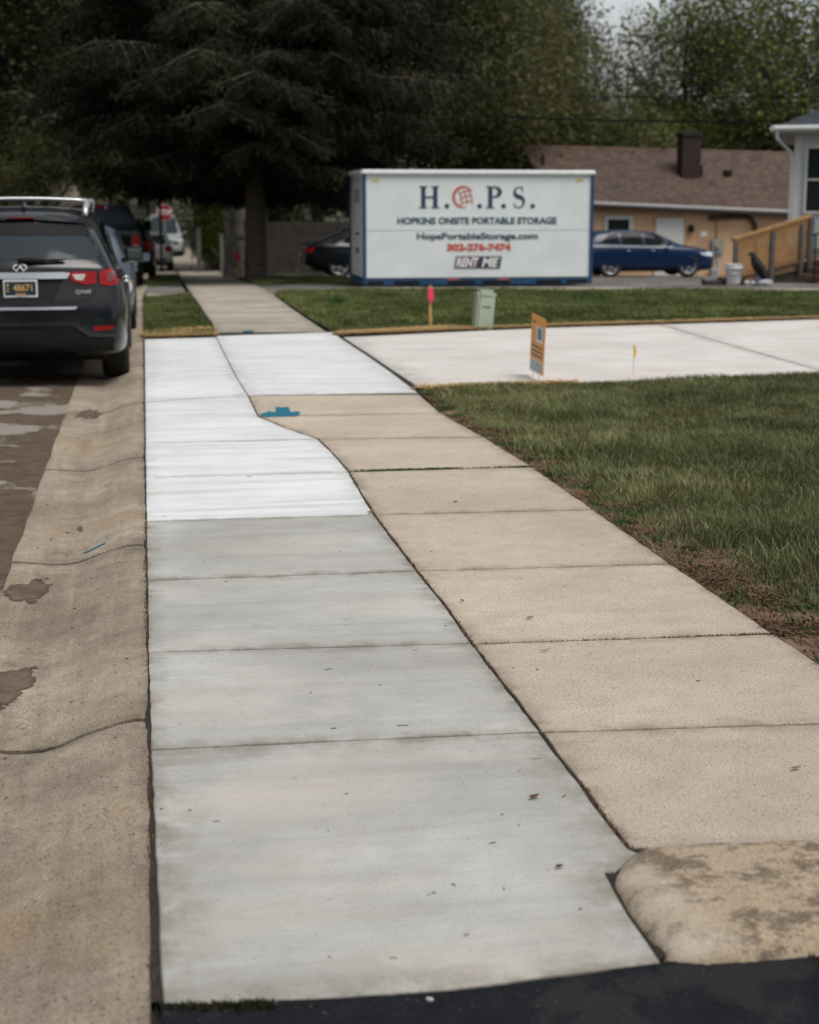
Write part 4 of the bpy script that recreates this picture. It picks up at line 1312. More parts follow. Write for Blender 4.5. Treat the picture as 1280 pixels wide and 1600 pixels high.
def sedan(name, label, loc, rot, paint, L=4.75, W=.91, H=1.45, suv=False, rails=False, glass=None, group='cars parked along the street', cat='car', amber=True, hatch=False, plate=True, chrome_line=False, lampmat=None):
    """four door saloon (or taller crossover when suv) facing +Y, origin under the rear bumper"""
    glass = glass or GLASS
    r = thing(name, label, cat, loc, rot, group)
    zs = .92 if not suv else 1.02
    fr = H - zs
    k = L / 4.7
    def lr(z): return 0 if z < zs else (z - zs) * (.5 if (suv or hatch) else 0)
    if suv or hatch:
        S = [half_prof(.02, .38, W * .82, zs - .03, zs + fr * .80, W * .55, lambda z: (z - zs) * .75 if z > zs - .1 else 0, W * .80),
             half_prof(.14, .32, W * .96, zs, zs + fr * .93, W * .62, lambda z: (z - zs) * .65 if z > zs else 0, W * .90),
             half_prof(.5, .26, W, zs + .01, H - .02, W * .68, lambda z: (z - zs) * .3 if z > zs else 0),
             half_prof(1.3 * k, .24, W, zs, H, W * .71)]
    else:
        S = [half_prof(.02, .42, W * .80, zs - .04, zs + .03, W * .66, None, W * .76),
             half_prof(.12, .34, W * .95, zs + .02, zs + .10, W * .72, None, W * .88),
             half_prof(.55 * k, .26, W, zs + .03, zs + .13, W * .72),
             half_prof(.95 * k, .24, W, zs + .02, zs + fr * .55, W * .68),
             half_prof(1.45 * k, .22, W, zs + .01, H - .03, W * .68)]
    S += [half_prof(2.0 * k, .21, W, zs - .01, H, W * .70), half_prof(2.55 * k, .21, W, zs - .03, H - .03, W * .70),
          half_prof(3.05 * k, .21, W, zs - .04, zs + fr * .55, W * .68), half_prof(3.5 * k, .22, W, zs - .06, zs + .06, W * .72),
          half_prof(4.1 * k, .22, W * .985, zs - .09, zs - .02, W * .70), half_prof(4.5 * k, .22, W * .93, zs - .16, zs - .10, W * .66, None, W * .86), half_prof(4.64 * k, .28, W * .84, zs - .24, zs - .19, W * .6, None, W * .78)]
    rw = .345 if not suv else .38
    ya, yb = .98 * k, 3.72 * k
    body, bvh = car_body(r, S, paint, [(ya, rw), (yb, rw)], rw + .05)
    zt = H - .10
    for side, sg in (('right', 1), ('left', -1)):
        if suv or hatch:
            patch('side_window', rpoly([(.62 * k, zs + .12), (1.30 * k, zs + .09), (1.28 * k, zt), (.95 * k, zt - .03)], .04), bvh, side, glass, r)
            patch('side_window', rpoly([(1.38 * k, zs + .09), (2.12 * k, zs + .07), (2.10 * k, zt + .02), (1.36 * k, zt + .01)], .04), bvh, side, glass, r)
        else:
            patch('side_window', rpoly([(1.02 * k, zs + .11), (2.02 * k, zs + .07), (2.0 * k, zt), (1.50 * k, zt - .03)], .04), bvh, side, glass, r)
        patch('side_window', rpoly([(2.20 * k, zs + .07), (3.12 * k, zs + .03), (2.62 * k, zt - .02), (2.17 * k, zt + .01)], .04), bvh, side, glass, r)
        if chrome_line:
            P = [(1.0 * k, zt + .01), (1.36 * k, zt + .045), (2.15 * k, zt + .05), (2.64 * k, zt + .01), (3.2 * k, zs + .02)]
            Q = [(a + .0, b + .016) for a, b in P][::-1]
            patch('window_trim', P + Q, bvh, side, CHROME, r, off=.010, res=.1)
        for y in (1.32 * k, 2.14 * k, 3.15 * k):
            patch('door_seam', [(y, .34), (y + .01, .34), (y + .01, zs + .03), (y, zs + .03)], bvh, side, BLKP, r, off=.002, thick=.004)
        patch('sill_trim', [(ya + .45, .24), (yb - .45, .24), (yb - .45, .33), (ya + .45, .33)], bvh, side, BLKP, r, off=.006)
        for y in (1.5 * k, 2.35 * k):
            hh, _, _, _ = bvh.ray_cast(Vector((sg * 5, y, zs - .12)), Vector((-sg, 0, 0)))
            bm = BM(); tube(bm, [(hh.x - sg * .01, y, zs - .12), (hh.x + sg * .04, y + .03, zs - .12), (hh.x + sg * .04, y + .15, zs - .12), (hh.x - sg * .01, y + .18, zs - .12)], .012, 6)
            from_bm('door_handle', bm, CHROME if chrome_line else paint, r, smooth=True)
        bm = BM(); tube(bm, [(sg * W * .9, 3.0 * k, zs + .02), (sg * (W + .05), 2.98 * k, zs + .05)], .022, 6)
        box(bm, sg * (W + .11), 2.97 * k, zs + .09, .19, .11, .12)
        mi = from_bm('wing_mirror', bm, paint, r, bevel=.03, bseg=2, autosmooth=True)
        for y in (ya, yb): wheel(r, sg * (W - .12), y, rw, .21, sg)
    zc = zs - .12
    for m in (lambda p: p, mir):
        if suv or hatch: patch('tail_lamp', m(rpoly([(W * .62, zs + .02), (W * .92, zs + .06), (W * .93, zs - .16), (W * .70, zs - .20)], .02)), bvh, 'rear', REDL, r, off=.010, res=.04)
        else: patch('tail_lamp', m(rpoly([(W * .45, zc + .05), (W * .93, zc + .08), (W * .93, zc - .07), (W * .5, zc - .05)], .02)), bvh, 'rear', REDL, r, off=.010, res=.04)
        hl = patch('headlight', m(rpoly([(W * .50, zs - .24), (W * .90, zs - .17), (W * .95, zs - .30), (W * .56, zs - .35)], .02)), bvh, 'front', HEADL, r, off=.012, res=.04)
        if amber: patch('marker_lamp', m(rpoly([(W * .85, zs - .19), (W * .965, zs - .17), (W * .965, zs - .30), (W * .87, zs - .31)], .01)), bvh, 'front', AMBL, hl, off=.020, res=.04)
    for s_, sd in ((1, 'right'), (-1, 'left')):
        patch('tail_lamp', rpoly([(.04, zc + .07), (.30, zc + .10), (.24, zc - .03), (.05, zc - .06)], .02), bvh, sd, REDL, r, off=.008, res=.04)
        patch('headlight', rpoly([(4.12 * k, zs - .18), (4.52 * k, zs - .25), (4.52 * k, zs - .33), (4.2 * k, zs - .27)], .02), bvh, sd, HEADL, r, off=.010, res=.04)
    if suv or hatch:
        patch('rear_window', rpoly([(-W * .70, zs + .10), (W * .70, zs + .10), (W * .56, zt), (-W * .56, zt)], .06), bvh, 'rear', glass, r)
    else:
        patch('rear_window', rpoly([(-W * .62, zs + .17), (W * .62, zs + .17), (W * .52, H - .06), (-W * .52, H - .06)], .05), bvh, 'rear', glass, r)
    patch('windscreen', rpoly([(-W * .72, zs + .06), (W * .72, zs + .06), (W * .60, H - .07), (-W * .60, H - .07)], .05), bvh, 'front', glass, r)
    patch('grille', rpoly([(-W * .38, zs - .24), (W * .38, zs - .24), (W * .32, zs - .42), (-W * .32, zs - .42)], .03), bvh, 'front', BLKP, r, off=.008)
    patch('bumper_valance', rpoly([(-W * .72, .48), (W * .72, .48), (W * .66, .33), (-W * .66, .33)], .03), bvh, 'rear', BLKP, r, off=.008)
    if plate:
        h, _, _, _ = bvh.ray_cast(Vector((0, -5, zs - .22)), Vector((0, 1, 0)))
        bm = BM(); box(bm, 0, h.y - .012, zs - .22, .30, .008, .15)
        from_bm('licence_plate', bm, WHT, r, bevel=.004)
    underbody(r, W * .8, .3, L - .45, .2, .40)
    return r

def pickup():
    r = thing('parked_pickup', 'dark slate pickup truck with red tail lamp parked beyond the first car', 'pickup truck', (0, 0, 0), 0, 'cars parked along the street')
    P = at(217, 345, 38.2)
    W = .98
    r.location = (P.x - W + .05, 38.0, T(0, 38) - .07)
    # bed box
    S = [half_prof(.0, .58, W * .93, 1.25, 1.275, W * .80, None, W * .92, .92), half_prof(.05, .50, W * .985, 1.28, 1.31, W * .82, None, W * .955, .94), half_prof(1.0, .48, W, 1.28, 1.31, W * .82, None, W * .965, .94),
         half_prof(1.72, .48, W, 1.28, 1.31, W * .82, None, W * .965), half_prof(1.78, .48, W, 1.27, 1.62, W * .74, None, W * .96), half_prof(1.9, .46, W, 1.26, 1.86, W * .72, None, W * .96), half_prof(2.4, .45, W, 1.24, 1.90, W * .73, None, W * .96),
         half_prof(3.3, .45, W, 1.22, 1.88, W * .73, None, W * .95), half_prof(3.9, .45, W, 1.20, 1.52, W * .73, None, W * .95), half_prof(4.2, .45, W, 1.16, 1.24, W * .74, None, W * .95), half_prof(5.0, .45, W * .97, 1.10, 1.16, W * .7, None, W * .92), half_prof(5.4, .5, W * .86, 1.0, 1.06, W * .66, None, W * .8)]
    body, bvh = car_body(r, S, PAINT['slate'], [(1.0, .40), (4.45, .40)], .46, bulge_r=.02, bulge_f=.08)
    patch('rear_window', rpoly([(-.68, 1.38), (.68, 1.38), (.58, 1.76), (-.58, 1.76)], .05), bvh, 'rear', GLASS2, r, off=.01)
    cl = patch('cab_lamp', rpoly([(-.24, 1.795), (.24, 1.795), (.24, 1.845), (-.24, 1.845)], .01), bvh, 'rear', REDL, r, off=.02, thick=.03)
    for s_ in (1, -1): patch('cargo_lamp', [(s_ * .15 - .03, 1.80), (s_ * .15 + .03, 1.80), (s_ * .15 + .03, 1.84), (s_ * .15 - .03, 1.84)], bvh, 'rear', WHT, cl, off=.03)
    for m in (lambda p: p, mir):
        t = patch('tail_lamp', m(rpoly([(.77, 1.21), (.93, 1.21), (.94, .80), (.77, .80)], .02)), bvh, 'rear', REDL, r, off=.012, res=.05)
        patch('reversing_lamp', m(rpoly([(.78, .96), (.91, .96), (.91, .84), (.78, .84)], .02)), bvh, 'rear', CLRL, t, off=.018, res=.05)
    patch('tailgate_seam', [(-.74, 1.20), (-.74, .62), (.74, .62), (.74, 1.20), (.73, 1.20), (.73, .63), (-.73, .63), (-.73, 1.20)], bvh, 'rear', BLKP, r, off=.003)
    bm = BM(); box(bm, 0, .98 + .25, 1.33, W * 1.55, 1.35, .03)
    from_bm('bed_cover', bm, BLKP, r, bevel=.01)
    bm = BM(); box(bm, 0, -.10, .56, 1.75, .16, .17)
    from_bm('bumper', bm, SATIN, r, bevel=.03)
    for side, sg in (('right', 1), ('left', -1)):
        patch('side_window', rpoly([(2.0, 1.34), (2.85, 1.32), (2.85, 1.78), (2.1, 1.78)], .04), bvh, side, GLASS, r)
        patch('side_window', rpoly([(2.93, 1.32), (3.95, 1.28), (3.45, 1.75), (2.93, 1.78)], .04), bvh, side, GLASS, r)
        bm = BM(); tube(bm, [(sg * .9, 3.7, 1.3), (sg * 1.05, 3.68, 1.3)], .03, 6); box(bm, sg * 1.13, 3.68, 1.36, .2, .12, .26)
        from_bm('wing_mirror', bm, BLKP, r, bevel=.03, autosmooth=True)
        for y in (1.0, 4.45): wheel(r, sg * .85, y, .40, .27, sg, dark=True)
    patch('windscreen', rpoly([(-.68, 1.36), (.68, 1.36), (.58, 1.8), (-.58, 1.8)], .05), bvh, 'front', GLASS, r)
    patch('grille', rpoly([(-.5, 1.0), (.5, 1.0), (.45, .7), (-.45, .7)], .05), bvh, 'front', BLKP, r)
    for m in (lambda p: p, mir): patch('headlight', m(rpoly([(.55, 1.0), (.82, 1.02), (.84, .82), (.57, .8)], .03)), bvh, 'front', HEADL, r)
    underbody(r, .8, .3, 5.0, .36, .6)
pickup()
# saloon facing the camera between crossover and pickup
sedan('parked_sedan', 'blue grey sedan facing the camera between the black crossover and the pickup', (-1.03, 26.3, -.09), PI, PAINT['silver'], H=1.46, glass=GLASS2)
P = at(243, 400, 46)
sedan('parked_suv', 'dark grey crossover just beyond the slate pickup, mostly hidden by it', (P.x - .93, 45.2, T(0, 46) - .03), 0, PAINT['dgreen'], L=4.8, W=.94, H=1.72, suv=True)
P = at(268, 405, 64)
sedan('parked_hatchback', 'small white hatchback with red lamps parked at the end of the kerb', (P.x - .80, 62.6, T(1, 63) - .02), R(-1), PAINT['white'], L=4.1, W=.85, H=1.47, hatch=True, glass=GLASS2)
P = at(256, 350, 80)
sedan('parked_van', 'pale van with broad windscreen behind the stop sign', (P.x, 85, T(0, 82) - .0), PI, PAINT['pale'], L=4.9, W=.97, H=2.0, suv=True, glass=GLASS2, amber=False, cat='van')
P = at(165, 303, 175)
sedan('distant_car', 'tiny grey car with lit lamps coming down the far street', (P.x, 180, T(0, 176) - .25), PI, PAINT['silver'], L=4.6, W=.93, H=1.6, suv=True, glass=GLASS2, group='cars far away', amber=True)
# black saloon behind the container, tail to the left
P = at(473, 400, 47.5)
sedan('parked_sedan', 'black sedan with red tail lamps poking out left of the storage container', (P.x, 47.6, T(P.x, 47.6) - .01), R(-90), PAINT['black'], L=4.8, W=.92, H=1.52, chrome_line=True, group='cars parked off the street')
# blue crossover right of the container, nose to the right
P = at(1107, 400, 53.0)
sedan('parked_suv', 'deep blue crossover nose out right of the storage container', (P.x - 4.62, 53.2, T(P.x - 2, 53.2) - .0), R(-90), PAINT['blue'], L=4.65, W=.92, H=1.56, suv=True, chrome_line=True, group='cars parked off the street', amber=False)

# ================================================================== storage container
NAVY = simple('navy_frame_paint', (.010, .055, .13), .45, var=.25, vscale=5)
PANEL = simple('white_container_panel', (.70, .745, .735), .45, var=.04, vscale=2, var2=(.65, .69, .68))
CAPM = simple('white_roof_cap', (.74, .76, .76), .5, var=.08, vscale=9)
def container():
    YF = gnd(570, 447.5).y
    A = at(568, 400, YF); B = at(926, 400, YF)
    zb = T(A.x + 2, YF)
    top = at(700, 266, YF).z
    x0, x1 = A.x, B.x
    D = 2.35
    r = thing('storage_container', 'white portable storage container with navy frame and red and navy lettering', 'storage container', (x0, YF, zb))
    W = x1 - x0; H = top - zb
    bm = BM(); box(bm, W / 2, D / 2, H / 2 + .05, W - .08, D - .08, H - .26)
    body = from_bm('wall_panel', bm, PANEL, r)
    bm = BM(); box(bm, W / 2, .036, H * .485, W - .14, .004, .008)
    from_bm('panel_seam', bm, simple('seam_grey', (.42, .45, .45), .6), body)
    for x in (0.03, W - .03):
        for y in (.03, D - .03):
            bm = BM(); box(bm, x, y, H / 2, .07, .07, H - .12)
            from_bm('corner_post', bm, NAVY, r, bevel=.006)
    bm = BM()
    box(bm, W / 2, .03, .085, W - .07, .066, .13)
    for y, sx, sy in ((D - .03, W - .07, .066),): box(bm, W / 2, y, .085, sx, sy, .13)
    from_bm('base_beam', bm, NAVY, r, bevel=.004)
    bm = BM(); box(bm, .03, D / 2, .085, .066, D - .14, .13); box(bm, W - .03, D / 2, .085, .066, D - .14, .13)
    from_bm('base_beam', bm, NAVY, r, bevel=.004)
    for a, b in ((.62, .88), (.20, .3)) if False else ((575, 600), (615, 655), (699, 743), (753, 797), (838, 877), (885, 917)):
        X0 = at(a, 443, YF).x - x0; X1 = at(b, 443, YF).x - x0
        bm = BM(); box(bm, (X0 + X1) / 2, -.004, .075, X1 - X0, .004, .075)
        from_bm('fork_pocket', bm, BLKP, r)
    bm = BM(); box(bm, W / 2, D / 2, H - .045, W + .07, D + .07, .11)
    for k in range(30):
        pass
    from_bm('roof_cap', bm, CAPM, r, bevel=.03, bseg=3, autosmooth=True)
    for px in (587, 906):
        q = at(px, 281.5, YF)
        bm = BM(); box(bm, q.x - x0, .032, q.z - zb, .16, .006, .07)
        from_bm('sticker', bm, simple('yellow_sticker', (.60, .55, .28), .6), r)
    for px in (708, 787):
        q = at(px, 437.5, YF)
        bm = BM(); box(bm, q.x - x0, -.008, .145, .27, .005, .03)
        from_bm('sticker', bm, simple('red_sticker', (.55, .14, .16), .6), r)
    # left end: rollup door with handles and small notices
    bm = BM()
    for k in range(12): box(bm, .030, D / 2, .28 + k * (H - .5) / 12 + .07, .012, D - .26, (H - .5) / 12 - .012)
    from_bm('end_door', bm, PANEL, r, bevel=.003)
    for z, c, sy, sz in ((H * .78, NAVY, .9, .28), (H * .45, NAVY, .6, .05), (H * .30, REDD, .5, .14)):
        bm = BM(); box(bm, .020, D * .5, z, .006, sy, sz)
        from_bm('notice', bm, simple('notice_grey', (.35, .38, .42), .6) if c is NAVY and sz > .1 else c, r)
    # ---- lettering
    INK = simple('navy_lettering', (.016, .045, .085), .6, var=.1); RED = simple('red_lettering', (.50, .085, .05), .6, var=.1)
    INK2 = simple('grey_navy_lettering', (.035, .085, .11), .6, var=.1)
    def place(bm, px, py, name, m, dy=0):
        q = at(px, py, YF)
        move_bm(bm, Matrix.Translation((q.x - x0, .034 + dy, q.z - zb)))
        return from_bm(name, bm, m, r)
    S = (at(0, 290, YF).z - at(0, 326, YF).z)                # serif cap height
    def bar(bm, x, z, w, h, d): box(bm, x, -.002 - d * .0006, z, w, .006, h)
    bm = BM(); w = S * .97
    for s in (-1, 1):
        bar(bm, s * w * .29, 0, w * .21, S * .98, 0)
        for t in (-1, 1): bar(bm, s * w * .29, t * S * .475, w * .40, S * .05, 1)
    bar(bm, 0, 0, w * .5, S * .075, 2)
    place(bm, 671.5, 308, 'lettering', INK)
    def stroke(bm, f, n, wf, d):
        pr = None
        for k in range(n + 1):
            t = k / n
            p = Vector(f(t)); q = Vector(f(min(1, t + .01))); p0 = Vector(f(max(0, t - .01)))
            tg = (q - p0).normalized(); nn = Vector((-tg.y, tg.x)) * wf(t) / 2
            row = [bm.verts.new((p.x + nn.x, -.004 - d * .0006, p.y + nn.y)), bm.verts.new((p.x - nn.x, -.004 - d * .0006, p.y - nn.y))]
            if pr: bm.faces.new((pr[0], row[0], row[1], pr[1]))
            pr = row
    bm = BM(); w = S * .78
    bar(bm, -w * .24, 0, w * .26, S * .98, 0)
    bar(bm, -w * .24, -S * .475, w * .52, S * .05, 1); bar(bm, -w * .36, S * .475, w * .28, S * .05, 1)
    stroke(bm, lambda t: (-w * .12 + w * .46 * math.sin(PI * t), S * (.235 + .235 * math.cos(PI * t))), 20, lambda t: S * (.05 + .15 * math.sin(PI * t) ** 1.5), 2)
    place(bm, 773, 308, 'lettering', INK)
    bm = BM()
    def sf(t):
        a = t * 2
        if a < 1: th = R(40) + a * R(230); return (S * .21 * math.cos(th), S * .24 + S * .21 * math.sin(th))
        th = R(90) - (a - 1) * R(235); return (S * .235 * math.cos(th), -S * .23 + S * .245 * math.sin(th))
    stroke(bm, sf, 40, lambda t: S * (.05 + .15 * math.exp(-((t - .5) / .22) ** 2)), 0)
    bar(bm, S * .17, S * .36, S * .035, S * .24, 3); bar(bm, -S * .22, -S * .36, S * .035, S * .24, 3)
    place(bm, 811.5, 308, 'lettering', INK)
    for px in (699, 750, 787.5, 833):
        bm = BM(); n = 20
        bm.faces.new([bm.verts.new((S * .11 * math.cos(6.2832 * k / n), -.004, S * .11 * math.sin(6.2832 * k / n))) for k in range(n)])
        place(bm, px, 322, 'lettering_dot', INK)
    # wire globe standing in for the O
    bm = BM(); g = S * .47
    stroke(bm, lambda t: (g * math.cos(R(35) + t * R(250)), g * math.sin(R(35) + t * R(250))), 40, lambda t: g * (.06 + .22 * math.sin(PI * t)), 0)
    for k in (-.55, 0, .55):
        stroke(bm, lambda t, k=k: (g * .2 + g * .72 * (t * 2 - 1) * .95, g * (k * .95 + .16 * (1 - (2 * t - 1) ** 2) - .1 + .22 * (t * 2 - 1))), 14, lambda t: g * .09, 1)
        stroke(bm, lambda t, k=k: (g * (.12 + k * .95 + .16 * (1 - (2 * t - 1) ** 2) - .22 * (2 * t - 1)), g * .72 * (t * 2 - 1)), 14, lambda t: g * .09, 2)
    place(bm, 725, 308, 'globe_logo', RED)
    def fit(s, px0, px1, py, hpx, m, bold=.004, name='lettering', **kw):
        bm = text_bm(s, 1.0, depth=.002, bold=0, **kw)
        xs = [v.co.x for v in bm.verts]; zs = [v.co.z for v in bm.verts]
        Wt = max(xs) - min(xs); Ht = max(zs) - min(zs)
        W_ = at(px1, py, YF).x - at(px0, py, YF).x; H_ = at(px0, py - hpx / 2, YF).z - at(px0, py + hpx / 2, YF).z
        bm.free()
        bm = text_bm(s, 1.0, depth=.002, bold=bold / (H_ / Ht), **kw)
        for v in bm.verts: v.co = Vector(((v.co.x - (max(xs) + min(xs)) / 2) * W_ / Wt, v.co.y, (v.co.z - (max(zs) + min(zs)) / 2) * H_ / Ht))
        return place(bm, (px0 + px1) / 2, py, name, m)
    fit('HOPKINS ONSITE PORTABLE STORAGE', 623, 871, 345, 10, INK2, .008)
    fit('HopsPortableStorage.com', 653, 841, 370.5, 13, INK2, .007)
    fit('302-276-7474', 700, 798, 386.5, 10, RED, .012)
    def para(x0p, x1p, y0p, y1p, sh, m, name, dy):
        bm = BM()
        P = [at(x0p + sh, y0p, YF), at(x1p + sh, y0p, YF), at(x1p - sh * 0, y1p, YF), at(x0p, y1p, YF)]
        P = [(p.x - x0, p.z - zb) for p in P]
        prism(bm, P, 'y', .034 - dy, .036)
        return from_bm(name, bm, m, r)
    para(709.5, 782, 400, 420, 3.5, simple('badge_edge', (.20, .22, .24), .5), 'badge', .003)
    para(711, 747, 401.5, 418.5, 3, simple('badge_plum', (.10, .035, .10), .5), 'badge', .006)
    para(747, 780.5, 401.5, 418.5, 3, simple('badge_navy', (.012, .03, .065), .5), 'badge', .0065)
    o = fit('RENT', 714, 748, 410, 13, WHT, .010, shear=.25); o.location.y -= .008
    o = fit('ME', 754, 779, 410, 13, WHT, .010, shear=.25); o.location.y -= .008
    return r
container()

# ================================================================== tan house with brown roof
def shingle(name, c1, c2, c3):
    m, nt, bs = newmat(name)
    v = coords(nt)
    br = _n(nt, 'ShaderNodeTexBrick', Scale=1.0)
    br.inputs['Brick Width'].default_value = .32; br.inputs['Row Height'].default_value = .14; br.inputs['Mortar Size'].default_value = .012
    br.inputs['Color1'].default_value = (*c1, 1); br.inputs['Color2'].default_value = (*c2, 1); br.inputs['Mortar'].default_value = (*scale_c(c3, .5), 1)
    sep = _n(nt, 'ShaderNodeSeparateXYZ'); cb = _n(nt, 'ShaderNodeCombineXYZ')
    nt.links.new(v, sep.inputs[0]); nt.links.new(sep.outputs[0], cb.inputs[0]); nt.links.new(sep.outputs[2], cb.inputs[1])
    ml = _n(nt, 'ShaderNodeMath', operation='MULTIPLY'); ml.inputs[1].default_value = 2.0
    nt.links.new(sep.outputs[2], ml.inputs[0]); nt.links.new(ml.outputs[0], cb.inputs[1])
    nt.links.new(cb.outputs[0], br.inputs['Vector'])
    n1 = remap(nt, noise(nt, v, 1.3, 6, .65), .42, .68)
    col = mixc(nt, n1, br.outputs['Color'], c3)
    col = mixc(nt, remap(nt, noise(nt, coords(nt, (1, 1, 3.5)), 3.2, 4, .7), .42, .62, 0, .75), col, scale_c(c2, .45))
    col = mixc(nt, remap(nt, noise(nt, coords(nt, (1, 1, 3.5), (0, .2, 0)), 4.5, 4, .7), .50, .66, 0, .6), col, scale_c(c1, 1.7))
    nt.links.new(col, bs.inputs['Base Color']); bs.inputs['Roughness'].default_value = .95
    bump(nt, bs, br.outputs['Fac'], .6, .02)
    return m
def siding(name, c, h=.11):
    m, nt, bs = newmat(name)
    v = coords(nt)
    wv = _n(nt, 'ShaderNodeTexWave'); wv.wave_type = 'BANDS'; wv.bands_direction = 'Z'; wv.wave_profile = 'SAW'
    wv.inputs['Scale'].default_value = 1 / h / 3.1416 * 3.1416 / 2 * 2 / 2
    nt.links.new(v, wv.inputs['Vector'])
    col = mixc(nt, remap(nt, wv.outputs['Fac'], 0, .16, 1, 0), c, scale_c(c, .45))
    col = mixc(nt, remap(nt, noise(nt, v, 2, 4), .4, .7, 0, .35), col, scale_c(c, .8))
    nt.links.new(col, bs.inputs['Base Color']); bs.inputs['Roughness'].default_value = .6
    bump(nt, bs, wv.outputs['Fac'], .5, .015)
    return m
TRIM = simple('white_trim', (.52, .53, .53), .5, var=.08)
TAN = simple('tan_stucco', (.56, .36, .22), .9, var=.10, vscale=1.5, bmp=.3, bscale=80, var2=(.46, .28, .17))
SHG = shingle('brown_shingles', (.125, .078, .056), (.095, .060, .045), (.042, .034, .030))
WDARK = glassmat('dark_house_window', (.02, .024, .026))
def tan_house():
    YH, YR, YB = 57.0, 61.2, 65.4
    gl = 14.55
    xr = 27.0
    zg = T(18, YH) - .02
    def E(px): return at(px, np.interp(px, [862, 928, 1230, 1400], [316, 318, 331, 338]), YH - .35).z
    def Rz(px): return at(px, np.interp(px, [821, 1237, 1400], [227.5, 237, 241]), YR).z
    r = thing('tan_house', 'low tan stucco house with brown shingle roof behind the container', 'house', (gl, YH, zg))
    def L(x, y, z): return (x - gl, y - YH, z - zg)
    ze0, ze1 = E(862), E(1400); zr0, zr1 = Rz(821), Rz(1400)
    xe = at(1400, 330, YH - .35).x
    bm = BM()
    v = [bm.verts.new(L(*p)) for p in [(gl, YH, zg - .3), (xr, YH, zg - .3), (xr, YH, ze1 + .05), (gl, YH, ze0 + .05), (gl, YB, zg - .3), (gl, YB, ze0 + .05), (gl, YR, zr0 - .12), (xr, YB, zg - .3), (xr, YB, ze1 + .05), (xr, YR, zr1 - .12)]]
    bm.faces.new((v[0], v[1], v[2], v[3])); bm.faces.new((v[7], v[4], v[5], v[8])); bm.faces.new((v[1], v[7], v[8], v[9], v[2]))
    bm.faces.new((v[0], v[3], v[5], v[4]))
    from_bm('wall', bm, TAN, r)
    bm = BM()                                                       # gable siding
    prism(bm, [(-.02, ze0 + .02 - zg), (YR - YH, zr0 - .10 - zg), (YB - YH + .02, ze0 + .02 - zg)], 'x', -.03, .02)
    from_bm('gable', bm, siding('beige_gable_siding', (.36, .33, .27)), r)
    bm = BM()
    def slope(ya, za0, za1, yb, zb0, zb1, th=.09):
        a = [L(gl - .12, ya, za0), L(xr, ya, za1), L(xr, yb, zb1), L(gl - .12, yb, zb0)]
        lo = [bm.verts.new(p) for p in a]; hi = [bm.verts.new((p[0], p[1], p[2] + th)) for p in a]
        bm.faces.new(lo); bm.faces.new(hi[::-1])
        for k in range(4): bm.faces.new((lo[k], lo[(k + 1) % 4], hi[(k + 1) % 4], hi[k]))
    slope(YH - .40, ze0 - .02, ze1 - .02, YR, zr0 - .1, zr1 - .1)
    rf = from_bm('roof', bm, SHG, r)
    bm = BM()
    slope(YB + .4, ze0 - .02, ze1 - .02, YR + .003, zr0 - .1, zr1 - .1)
    from_bm('roof', bm, SHG, r)
    bm = BM()
    tube(bm, [L(gl - .1, YR, zr0 - .02), L(xr, YR, zr1 - .02)], .06, 6)
    from_bm('ridge_cap', bm, simple('ridge_shingle', (.15, .09, .065), .95, var=.3), rf)
    bm = BM()
    tube(bm, [L(gl - .12, YH - .46, ze0 + .02), L(xr, YH - .46, ze1 + .02)], .075, 8)
    from_bm('gutter', bm, simple('grey_gutter', (.30, .29, .28), .5), r)
    bm = BM()
    a, b = L(gl - .1, YH - .385, ze0 - .07), L(xr, YH - .385, ze1 - .07)
    tube(bm, [a, b], .07, 4)
    from_bm('fascia', bm, simple('fascia_brown', (.10, .075, .06), .7), r)
    # chimney
    c = at(1078, 278, 59.0)
    bm = BM()
    wv = 30 / 2500 * 59
    zt = at(1078, 212, 59).z
    box(bm, *L(c.x, 59.2, (c.z + zt) / 2 - .25), wv, .7, zt - c.z + .5)
    ch = from_bm('chimney', bm, simple('dark_chimney_brick', (.030, .018, .014), .95, var=.4, vscale=9), r)
    bm = BM(); box(bm, *L(c.x, 59.2, zt + .06), wv + .09, .8, .15); from_bm('chimney_cap', bm, simple('chimney_cap_dark', (.02, .015, .012), .9), ch, bevel=.01)
    for px, py, h, rad in ((1095.5, 274, .35, .06), (848, 262, .45, .06)):
        t = (py - 232) / 90
        q = at(px, py, 60.8 - 3.6 * t)
        bm = BM(); cone(bm, L(q.x, q.y, q.z - .2), L(q.x, q.y, q.z + h), rad, rad, 10); from_bm('vent_pipe', bm, BLKP, rf)
    q = at(1137, 271, 59.2); bm = BM(); box(bm, *L(q.x, q.y, q.z + .02), .28, .3, .22); from_bm('roof_vent', bm, BLKP, rf, bevel=.03)
    def wall_box(name, x0, y0, x1, y1, m, parent, d0=.0, d1=.05, bevel=.0):
        p = at(x0, y0, YH); q = at(x1, y1, YH)
        bm = BM(); box(bm, (p.x + q.x) / 2 - gl, -(d0 + d1) / 2, (p.z + q.z) / 2 - zg, q.x - p.x, d1 - d0, p.z - q.z)
        return from_bm(name, bm, m, parent, bevel=bevel)
    f = wall_box('window', 944.5, 337, 988.5, 398, TRIM, r, 0, .05)
    wall_box('pane', 949.5, 343, 981.5, 392, WDARK, f, .045, .056)
    wall_box('sash_bar', 949.5, 366.5, 981.5, 368, TRIM, f, .05, .062)
    f = wall_box('door_frame', 1022, 338.5, 1068, 439, simple('tan_trim', (.40, .30, .2), .7), r, 0, .04)
    dr = wall_box('door', 1025, 341.5, 1065, 438, simple('pale_door', (.56, .58, .56), .5, var=.04), f, .035, .05)
